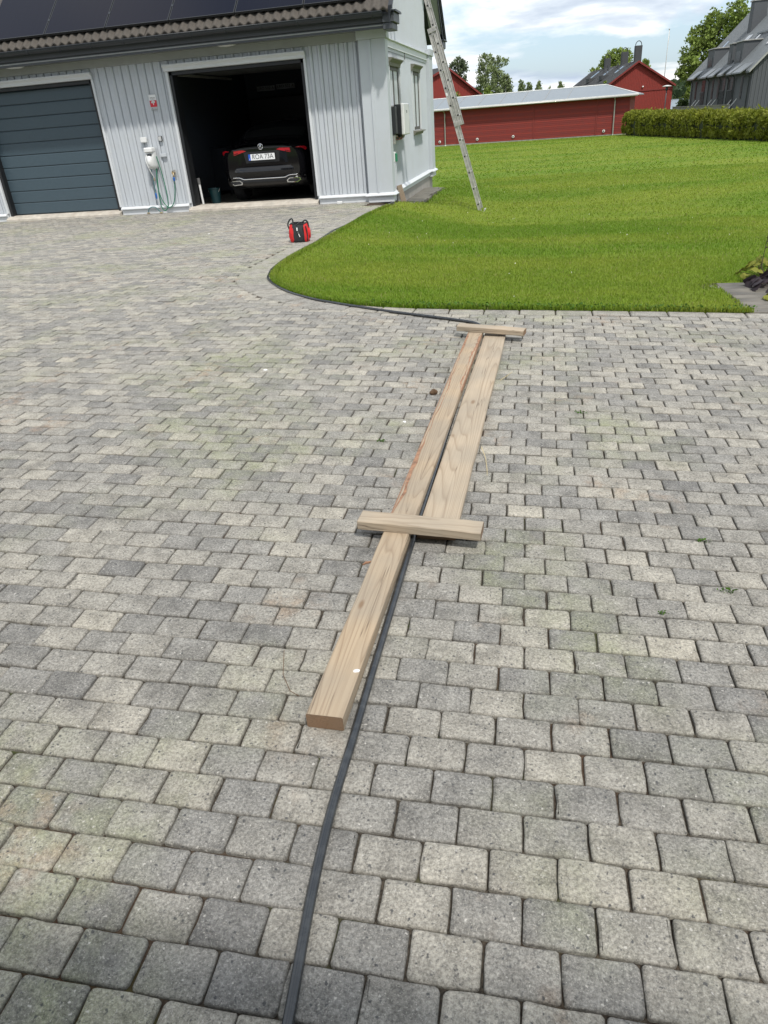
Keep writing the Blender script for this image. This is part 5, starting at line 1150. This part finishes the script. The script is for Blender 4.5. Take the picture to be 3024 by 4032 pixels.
# ---- grey terrace: facade along y (away), gable towards the viewer
P1 = Vector(polar(12.66, 85)); P2 = Vector(polar(9.12, 109)); fd = P2-P1; LF = fd.length
gt = empty('terrace', (P1.x, P1.y, 0), 'dark grey terraced house with steep standing seam roof', 'house', rz=math.atan2(fd.y, fd.x)-math.pi/2)   # local y along the facade, x into the house
zE = 2.98; DP = 11.5; slT = 1.02; zRt = zE+slT*DP/2
MB().prism([(0, -5), (DP, -5), (DP, zE), (DP/2, zRt-.2), (0, zE)], 0, LF, 'y').build('wall', 'slate_wall', gt)
nbt = 34
for k in range(nbt):
    x = (k+.5)*DP/nbt; MB().box(x-.045, x+.045, -.04, -.003, -4, zE+min(x, DP-x)*slT-.15).build('batten', 'slate_clad', gt)
for s_ in (0, 1):
    q = [(-.45, zE-.45*slT+.05), (DP/2, zRt+.05), (DP/2, zRt+.2), (-.45, zE-.45*slT+.2)]
    if s_: q = [(DP-x, z) for x, z in q]
    r_ = MB().prism(q, -.5, LF+.5, 'y').build('roof', 'seam_roof', gt)
    if not s_:
        rfT = r_
        for k in range(48): MB().prism([(-.45, zE-.45*slT+.201), (DP/2, zRt+.201), (DP/2, zRt+.26), (-.45, zE-.45*slT+.26)], -.45+k*.54, -.40+k*.54, 'y').build('seam', 'seam_roof', r_)
    MB().prism([(x, z-.02 if i < 2 else z+.03) for i, (x, z) in enumerate(q)], -.55, -.505, 'y').build('verge', 'galvanised', r_)
# units along the facade: dormers, windows, canopies, downpipes
def dorm(y, w_, x0=.35, hh=1.9):
    z0 = zE+x0*slT+.1; zt = z0+hh; d_ = MB().prism([(x0, z0), (x0, zt), (x0+hh/slT, zt)], y, y+w_, 'y').build('dormer', 'slate_wall', rfT)
    MB().cbox(x0-.12, x0+hh/slT+.3, y-.12, y+w_+.12, zt, zt+.10, .01).build('dormer_cap', 'galvanised', d_)
    MB().box(x0-.03, x0-.004, y+w_*.2, y+w_*.8, z0+.25, z0+1.15).build('dormer_window', 'window_dark', d_)
for y, w_ in ((5.6, 2.6), (9.2, 1.5), (16.6, 2.8)): dorm(y, w_)
for y in (1.9, 8.2, 11.8, 12.6, 20.8):
    x0 = 1.5; MB().prism([(x0, zE+x0*slT+.21), (x0+1.3, zE+(x0+1.3)*slT+.21), (x0+1.3, zE+(x0+1.3)*slT+.32), (x0, zE+x0*slT+.32)], y, y+.75, 'y').build('skylight', 'sky_window', rfT)
for y0, y1 in ((.6, 3.4), (4.2, 5.4), (7.6, 9.0), (11.0, 13.0), (14.0, 16.2), (19.8, 22.4)): MB().prism([(-.95, zE-.42), (.15, zE+.30), (.15, zE+.42), (-.95, zE-.30)], y0, y1, 'y').build('eave_skirt', 'seam_roof', rfT)
MB().box(2.6, 2.75, .8, 9.8, zE+2.65*slT+.35, zE+2.65*slT+.50).build('snow_rail', 'seam_roof', rfT)
for y in (2.6, 11.2, 13.6, 21.4):
    wn = MB().box(-.04, -.004, y, y+.62, .55, 2.35).build('window', 'window_dark', gt); MB().box(-.10, -.005, y-.05, y+.67, .47, .545).build('sill', 'slate_clad', wn); MB().box(-.06, -.042, y+.28, y+.33, .56, 2.34).build('glazing_bar', 'slate_clad', wn)
for y in (6.0, 8.9, 17.4):
    wn = MB().box(-.04, -.004, y, y+1.5, .0, 2.4).build('window', 'window_dark', gt)
    for k in range(9): MB().box(-.14, -.12, y-.05+k*.19, y-.02+k*.19, -.9, 1.2).build('balcony_bar', 'slate_clad', wn)
    MB().box(-.15, -.11, y-.1, y+1.6, -.95, -.9).build('balcony_rail', 'slate_clad', wn); MB().box(-.15, -.11, y-.1, y+1.6, 1.2, 1.25).build('balcony_rail', 'slate_clad', wn)
for y in (3.6, 11.6, 19.0):
    cp_ = MB().cbox(-1.5, -.01, y, y+2.4, -1.42, -1.30, .02).build('canopy', 'canopy_metal', gt)
    for yy_ in (y+.35, y+2.0): MB().tube([(-1.4, yy_, -1.30), (-.02, yy_, .45)], .035, 6).build('canopy_stay', 'white_trim', cp_)
    MB().box(-.05, -.004, y+.3, y+1.3, -3.6, -1.5).build('door', 'window_dark', gt)
for y in (.4, 5.2, 7.5, 10.5, 15.4, 23.4): MB().tube([(-.5, y, zE-.35), (-.25, y, zE-.6), (-.12, y, zE-.8), (-.12, y, -4)], .055, 8).build('downpipe', 'canopy_metal', gt, smooth=True)
for y in (3.5, 14.5):
    c = MB().cbox(3.2, 4.6, y, y+1.2, zE+3.2*slT, zE+3.2*slT+3.0, .03).build('chimney', 'slate_wall', gt); MB().cbox(3.1, 4.7, y-.1, y+1.3, zE+3.2*slT+3.0, zE+3.2*slT+3.15, .02).build('chimney_cap', 'galvanised', c)
# ---- street lamp, flagpole, fence, white box
x, y = polar(7.66, 96); lp = empty('street_lamp', (x, y, G(x, y)-.2), 'dark street lamp with flat head before the red house', 'street lamp')
zt = el(96, .48)-lp.location.z; MB().tube([(0, 0, 0), (0, 0, zt)], .06, 8).build('post', 'canopy_metal', lp, smooth=True); MB().lathe([(.06, -.5), (.16, -.45), (.10, -.1)], (0, 0, zt), 12).build('lantern', 'canopy_metal', lp, smooth=True); MB().lathe([(.48, -.12), (.50, -.06), (.1, .02)], (0, 0, zt), 20).build('hood', 'white_trim', lp, smooth=30)
x, y = polar(7.44, 135); fp = empty('flagpole', (x, y, G(x, y)), 'thin white flagpole rising behind the red house', 'flagpole'); zt = el(135, 3.55)-fp.location.z
MB().tube([(0, 0, 0), (0, 0, zt*.85), (0, 0, zt)], [.08, .05, .03], 8).build('pole', 'white_trim', fp, smooth=True); MB().lathe([(.02, -.12), (.10, -.02), (.10, .04), (.02, .12)], (0, 0, zt), 10).build('finial', 'galvanised', fp, smooth=True); MB().tube([(.05, 0, zt-.1), (.10, 0, zt-1.2), (.02, .02, zt-2.2)], .03, 5).build('pennant', 'white_trim', fp)
F1 = Vector(polar(8.15, 80)); F2 = Vector(polar(11.6, 70)); fv = F2-F1; fe = empty('fence', (F1.x, F1.y, -1.6), 'grey board fence behind the hedge below the terrace', 'fence', rz=math.atan2(fv.y, fv.x))
for k in range(int(fv.length/.16)): MB().box(k*.16, k*.16+.145, 0, .025, .0, el(75, -.86)+1.6).build('board', 'fence_grey', fe)
MB().box(0, fv.length, -.06, -.002, el(75, -.86)+1.602, el(75, -.82)+1.60).build('rail', 'fence_grey', fe)
# ---- hedge
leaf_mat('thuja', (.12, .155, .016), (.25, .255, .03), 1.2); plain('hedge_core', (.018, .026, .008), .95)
H1 = Vector((5.25, 52.6)); H2 = Vector((9.9, 27.0)); hv = H2-H1; LH = hv.length; rzH = math.atan2(hv.y, hv.x)
hd = empty('hedge', (H1.x, H1.y, 0), 'clipped yellow green conifer hedge at the lawn end', 'hedge', rz=rzH)
rows_ = []
hz0 = lambda t: float(gz(H1.x+hv.x*t, H1.y+hv.y*t)); hh_ = lambda t: 1.22-.34*t
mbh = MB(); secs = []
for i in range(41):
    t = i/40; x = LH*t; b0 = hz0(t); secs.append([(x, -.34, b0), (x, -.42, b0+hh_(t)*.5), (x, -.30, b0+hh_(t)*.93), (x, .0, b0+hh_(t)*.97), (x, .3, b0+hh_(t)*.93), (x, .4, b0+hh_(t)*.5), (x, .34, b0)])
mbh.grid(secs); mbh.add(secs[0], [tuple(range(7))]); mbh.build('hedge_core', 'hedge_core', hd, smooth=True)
n = 42000; t = rng.uniform(-.012, 1, n); a = rng.uniform(-.25, 1.25, n)*math.pi; lump = 1+.16*np.sin(t*61)+.12*np.sin(t*137+1)+.10*np.sin(t*29+2)
rad = rng.uniform(.86, 1.12, n); yy_ = .50*np.sign(np.cos(a))*abs(np.cos(a))**.7*rad*lump; zf = np.clip(.52+.50*np.sign(np.sin(a))*abs(np.sin(a))**.6*rad, .01, 1.1)
b0 = np.array([hz0(min(max(q, 0), 1)) for q in np.linspace(-.02, 1, 300)]); zz0 = np.interp(t, np.linspace(-.02, 1, 300), b0)
tops = (rng.uniform(size=n) > .955) & (zf > .85)
ctr = np.stack([LH*t, yy_, zz0+zf*(1.22-.34*np.clip(t, 0, 1))*(1+.05*np.sin(t*75))+tops*rng.uniform(0, .16, n)], 1)
clump = .5+.5*np.sin(ctr[:, 0]*5.1+3*np.sin(ctr[:, 2]*4))*np.sin(ctr[:, 2]*7+ctr[:, 0]*2)
v_, f_, t_ = leaf_cards(ctr, rng.uniform(.045, .10, n), up=.9, aspect=2.1, tone=np.stack([np.clip(.25+.5*clump+.35*rng.uniform(-.5, .5, n), 0, 1)]*3, 1))
fast_mesh('foliage', v_, f_, 'thuja', t_, hd)
# silver car roof glimpsed over the hedge
x, y = polar(7.3, 62); make_car((x, y, el(62, -.98)-1.42), R(100), 'silver_paint', 'silver car mostly hidden behind the hedge', detail=False)

# ---- trees
plain('trunk_grey', (.13, .11, .09), .9, var=.3, scale=3, bump=.5); plain('trunk_birch', (.42, .41, .38), .8, var=.4, scale=4); plain('trunk_pine', (.20, .11, .06), .9, var=.3, scale=3)
leaf_mat('leaf_maple', (.15, .215, .040), (.23, .29, .07)); leaf_mat('leaf_birch', (.17, .22, .095), (.235, .28, .13)); leaf_mat('leaf_pine', (.11, .145, .08), (.16, .19, .105)); leaf_mat('leaf_light', (.13, .19, .035), (.19, .24, .05)); leaf_mat('leaf_dark', (.045, .075, .025), (.08, .11, .035))
def tree(name, label, az, d, el_top, el_bot, waz, n, size, leaf, trunk, blobs, group=None, droop=None, cat='tree', seed=1, gap=.5):
    """blobs: (x,z,rx,rz) in crown units: x -1..1 across, z 0..1 from crown foot to top"""
    j = np.random.default_rng(seed); x, y = polar(az, d); base = G(x, y)-.2; t = empty(name, (x, y, base), label, cat, group); zt, zb_ = el(d, el_top)-base, el(d, el_bot)-base; W_ = d*math.tan(R(waz))/2; Hh = zt-zb_
    tk = MB(); lim = min(.5, W_*.07); tk.tube([(0, 0, 0), (.02*W_, 0, zb_*.6+.1), (0, .02*W_, zb_+Hh*.35), (.03*W_, 0, zb_+Hh*.75)], [lim, lim*.8, lim*.5, lim*.15], 8)
    C_ = []; wts = np.array([b_[2]*b_[3] for b_ in blobs]); cnt = (wts/wts.sum()*n).astype(int); tones = []
    for (bx_, bz_, rx_, rz_), c_ in zip(blobs, cnt):
        c0 = np.array([bx_*W_, j.uniform(-.35, .35)*W_, zb_+bz_*Hh])
        tk.tube([(0, 0, zb_+max(0, bz_-.35)*Hh*.8), tuple(c0*np.array([.5, .5, 1])-np.array([0, 0, rz_*Hh*.35])), tuple(c0)], [lim*.35, lim*.22, lim*.06], 5)
        nc = max(3, c_//26)                       # twigs: leaves gather in small clumps
        q = j.normal(size=(nc, 3)); q /= np.linalg.norm(q, axis=1)[:, None]; q *= j.uniform(.25, 1.05, (nc, 1))**gap
        cen = c0+q*np.array([rx_*W_, rx_*W_, rz_*Hh])
        for cc_ in cen[:max(3, nc//9)]: tk.tube([tuple(c0), tuple(c0*.4+cc_*.6), tuple(cc_)], [lim*.06, lim*.04, lim*.015], 4, caps=False)
        k = j.integers(0, nc, c_); sp_ = .16*np.array([rx_*W_, rx_*W_, rz_*Hh*.8])+size*.4
        C_.append(cen[k]+j.normal(size=(c_, 3))*sp_*.8); tones.append(np.clip(j.uniform(0, 1, nc)[k]*.7+j.uniform(0, .4, c_), 0, 1))
    tk.build('trunk', trunk, t, smooth=True); C_ = np.concatenate(C_); tn_ = np.concatenate(tones)
    v_, f_, t_ = leaf_cards(C_, j.uniform(.6, 1.3, len(C_))*size, aspect=1.3, tone=np.stack([tn_]*3, 1), rng=j, droop=droop)
    fast_mesh('crown', v_, f_, leaf, t_, t); return t
tree('maple_tree', 'large maple tree rising behind the grey terrace', 10.0, 128, 4.6, .45, 4.2, 11000, .31, 'leaf_maple', 'trunk_grey',
     [(.55, .84, .36, .15), (.05, .78, .33, .15), (-.28, .64, .30, .13), (.20, .60, .38, .16), (-.55, .47, .30, .12), (-.12, .44, .36, .14), (.35, .40, .35, .14), (-.62, .28, .27, .11), (-.25, .25, .33, .12), (-.72, .13, .25, .09), (-.40, .07, .26, .08), (-.1, .10, .3, .1), (.3, .2, .35, .15), (.8, .68, .25, .15)], seed=3)
tree('pine_tree', 'tall pine tree behind the red barn', -6.02, 150, 3.15, .9, 1.45, 2100, .28, 'leaf_pine', 'trunk_pine', [(.25, .88, .55, .12), (-.35, .76, .5, .10), (.35, .68, .5, .10), (-.1, .56, .6, .11), (.3, .42, .45, .1), (.45, .25, .4, .12)], seed=5)
tree('pine_tree', 'sliver of pine between the garage corner and barn', -7.75, 150, 2.25, .9, .7, 500, .30, 'leaf_pine', 'trunk_pine', [(0, .8, .5, .15), (.1, .5, .6, .2)], seed=6)
BG = 'birch trees behind the shed'
tree('birch_tree', 'tallest drooping birch right of the pine', -4.12, 150, 3.38, .4, 1.7, 3000, .25, 'leaf_birch', 'trunk_birch', [(0, .90, .42, .10), (-.15, .76, .55, .13), (.25, .62, .5, .14), (-.35, .52, .5, .15), (.1, .38, .7, .2), (-.4, .25, .5, .2)], BG, .45, seed=7)
tree('birch_tree', 'spreading birch right beside the tallest birch', -3.42, 152, 3.05, .4, 1.7, 2800, .25, 'leaf_birch', 'trunk_birch', [(-.1, .88, .4, .11), (.45, .84, .45, .09), (-.25, .68, .4, .15), (.15, .52, .55, .16), (0, .32, .8, .22)], BG, .45, seed=8)
tree('birch_tree', 'lower rounded birch closing the birch group on its right', -2.82, 148, 2.05, .3, 1.2, 2100, .25, 'leaf_birch', 'trunk_birch', [(-.2, .8, .45, .18), (.2, .6, .5, .2), (-.1, .35, .75, .25), (.5, .25, .4, .2)], BG, .4, seed=9)
tree('shrub', 'bright low shrub under the birches behind the shed', -3.95, 95, 1.25, .2, .9, 900, .24, 'leaf_light', 'trunk_grey', [(0, .6, .6, .35), (-.3, .35, .5, .3), (.35, .3, .5, .3)], seed=10, cat='shrub')
tree('shrub', 'dark shrub between the barn and the birches', -4.7, 120, 1.4, .3, .6, 500, .26, 'leaf_dark', 'trunk_grey', [(0, .6, .7, .35), (.1, .3, .7, .3)], seed=11, cat='shrub')
tree('young_maple', 'small yellowish tree showing over the shed roof', -6.35, 66, 1.12, .1, 1.1, 900, .16, 'leaf_light', 'trunk_grey', [(0, .7, .45, .28), (-.4, .5, .4, .25), (.45, .5, .4, .25), (0, .3, .6, .3)], seed=12)
SG = 'small far trees over the shed roof'
for i, (az_, et, wz, lb) in enumerate(((-1.78, 1.6, .75, 'far birch left of the small tree row'), (-1.25, 1.42, .6, 'far birch in the middle of the small tree row'), (-.62, 1.45, .6, 'far birch right in the small tree row'), (.08, .98, .4, 'short far tree left of the spiky far tree'), (.85, 1.27, .65, 'spiky far tree left of the red house roof'))):
    tree('birch_tree', lb, az_, 220, et, .0, wz, 1200, .34, 'leaf_birch', 'trunk_birch', [(0, .82, .4, .16), (.15, .6, .6, .2), (-.3, .4, .6, .25), (.4, .3, .5, .25)], SG, .3, seed=20+i)
tree('lime_tree', 'broad tree behind the chimneys of the red house', 4.35, 158, 2.88, .6, 2.3, 3600, .32, 'leaf_maple', 'trunk_grey', [(0, .82, .45, .16), (-.4, .7, .4, .16), (.4, .75, .4, .15), (-.65, .5, .35, .15), (0, .5, .6, .25), (.6, .5, .35, .2)], seed=30)
tree('lime_tree', 'lower tree left behind the red house roof', 3.05, 160, 1.95, .6, 1.0, 1500, .32, 'leaf_maple', 'trunk_grey', [(0, .75, .5, .2), (-.35, .5, .5, .25), (.35, .5, .5, .25)], seed=31)
tree('lime_tree', 'tree top right behind the tallest chimney', 6.2, 160, 2.05, .6, .8, 900, .32, 'leaf_maple', 'trunk_grey', [(0, .75, .5, .2), (.35, .5, .5, .25)], seed=32)
tree('young_spruce', 'small green treetop before the red house roof', 3.75, 75, 1.12, -.2, .75, 900, .13, 'leaf_light', 'trunk_grey', [(0, .85, .2, .14), (0, .6, .45, .2), (0, .3, .7, .25)], seed=33)
tree('shrub', 'dark rounded bush by the lake left of the terrace', 8.72, 112, -.38, -1.2, .9, 1500, .22, 'leaf_dark', 'trunk_grey', [(-.1, .7, .5, .25), (-.4, .45, .5, .3), (.4, .6, .5, .3), (0, .3, .8, .3)], seed=34, cat='shrub')
tree('shrub', 'tall green bush against the terrace corner', 9.02, 116, .28, -1.2, .45, 1100, .22, 'leaf_light', 'trunk_grey', [(0, .8, .5, .2), (0, .5, .7, .25), (0, .2, .8, .25)], seed=35, cat='shrub')

# ================================================================ HOUSE BEHIND THE VIEWER (unseen, added to take sky light from the near paving)
hs = empty('house', (0, -1.80, 0), 'added unseen house behind the viewer that dims the near paving', 'house')
MB().box(-9, 7, -6, 0, -.2, 2.9).build('wall', 'wall_white', hs)
MB().prism([(.75, 2.95), (.75, 3.05), (-3, 5.6), (-6.7, 3.05), (-6.7, 2.95)], -9.4, 7.4, 'x').build('roof', 'roof_tile', hs)
MB().cbox(-9.4, 7.4, .755, .80, 2.85, 3.03, .01).build('fascia', 'trim_white', hs)
for x in (-5.5, -2.2, 1.2, 4.6):
    wn = MB().box(x, x+1.1, .002, .05, .95, 2.2).build('window', 'frame_taupe', hs); MB().box(x+.08, x+1.02, .051, .056, 1.03, 2.12).build('pane', 'window_glass', wn)
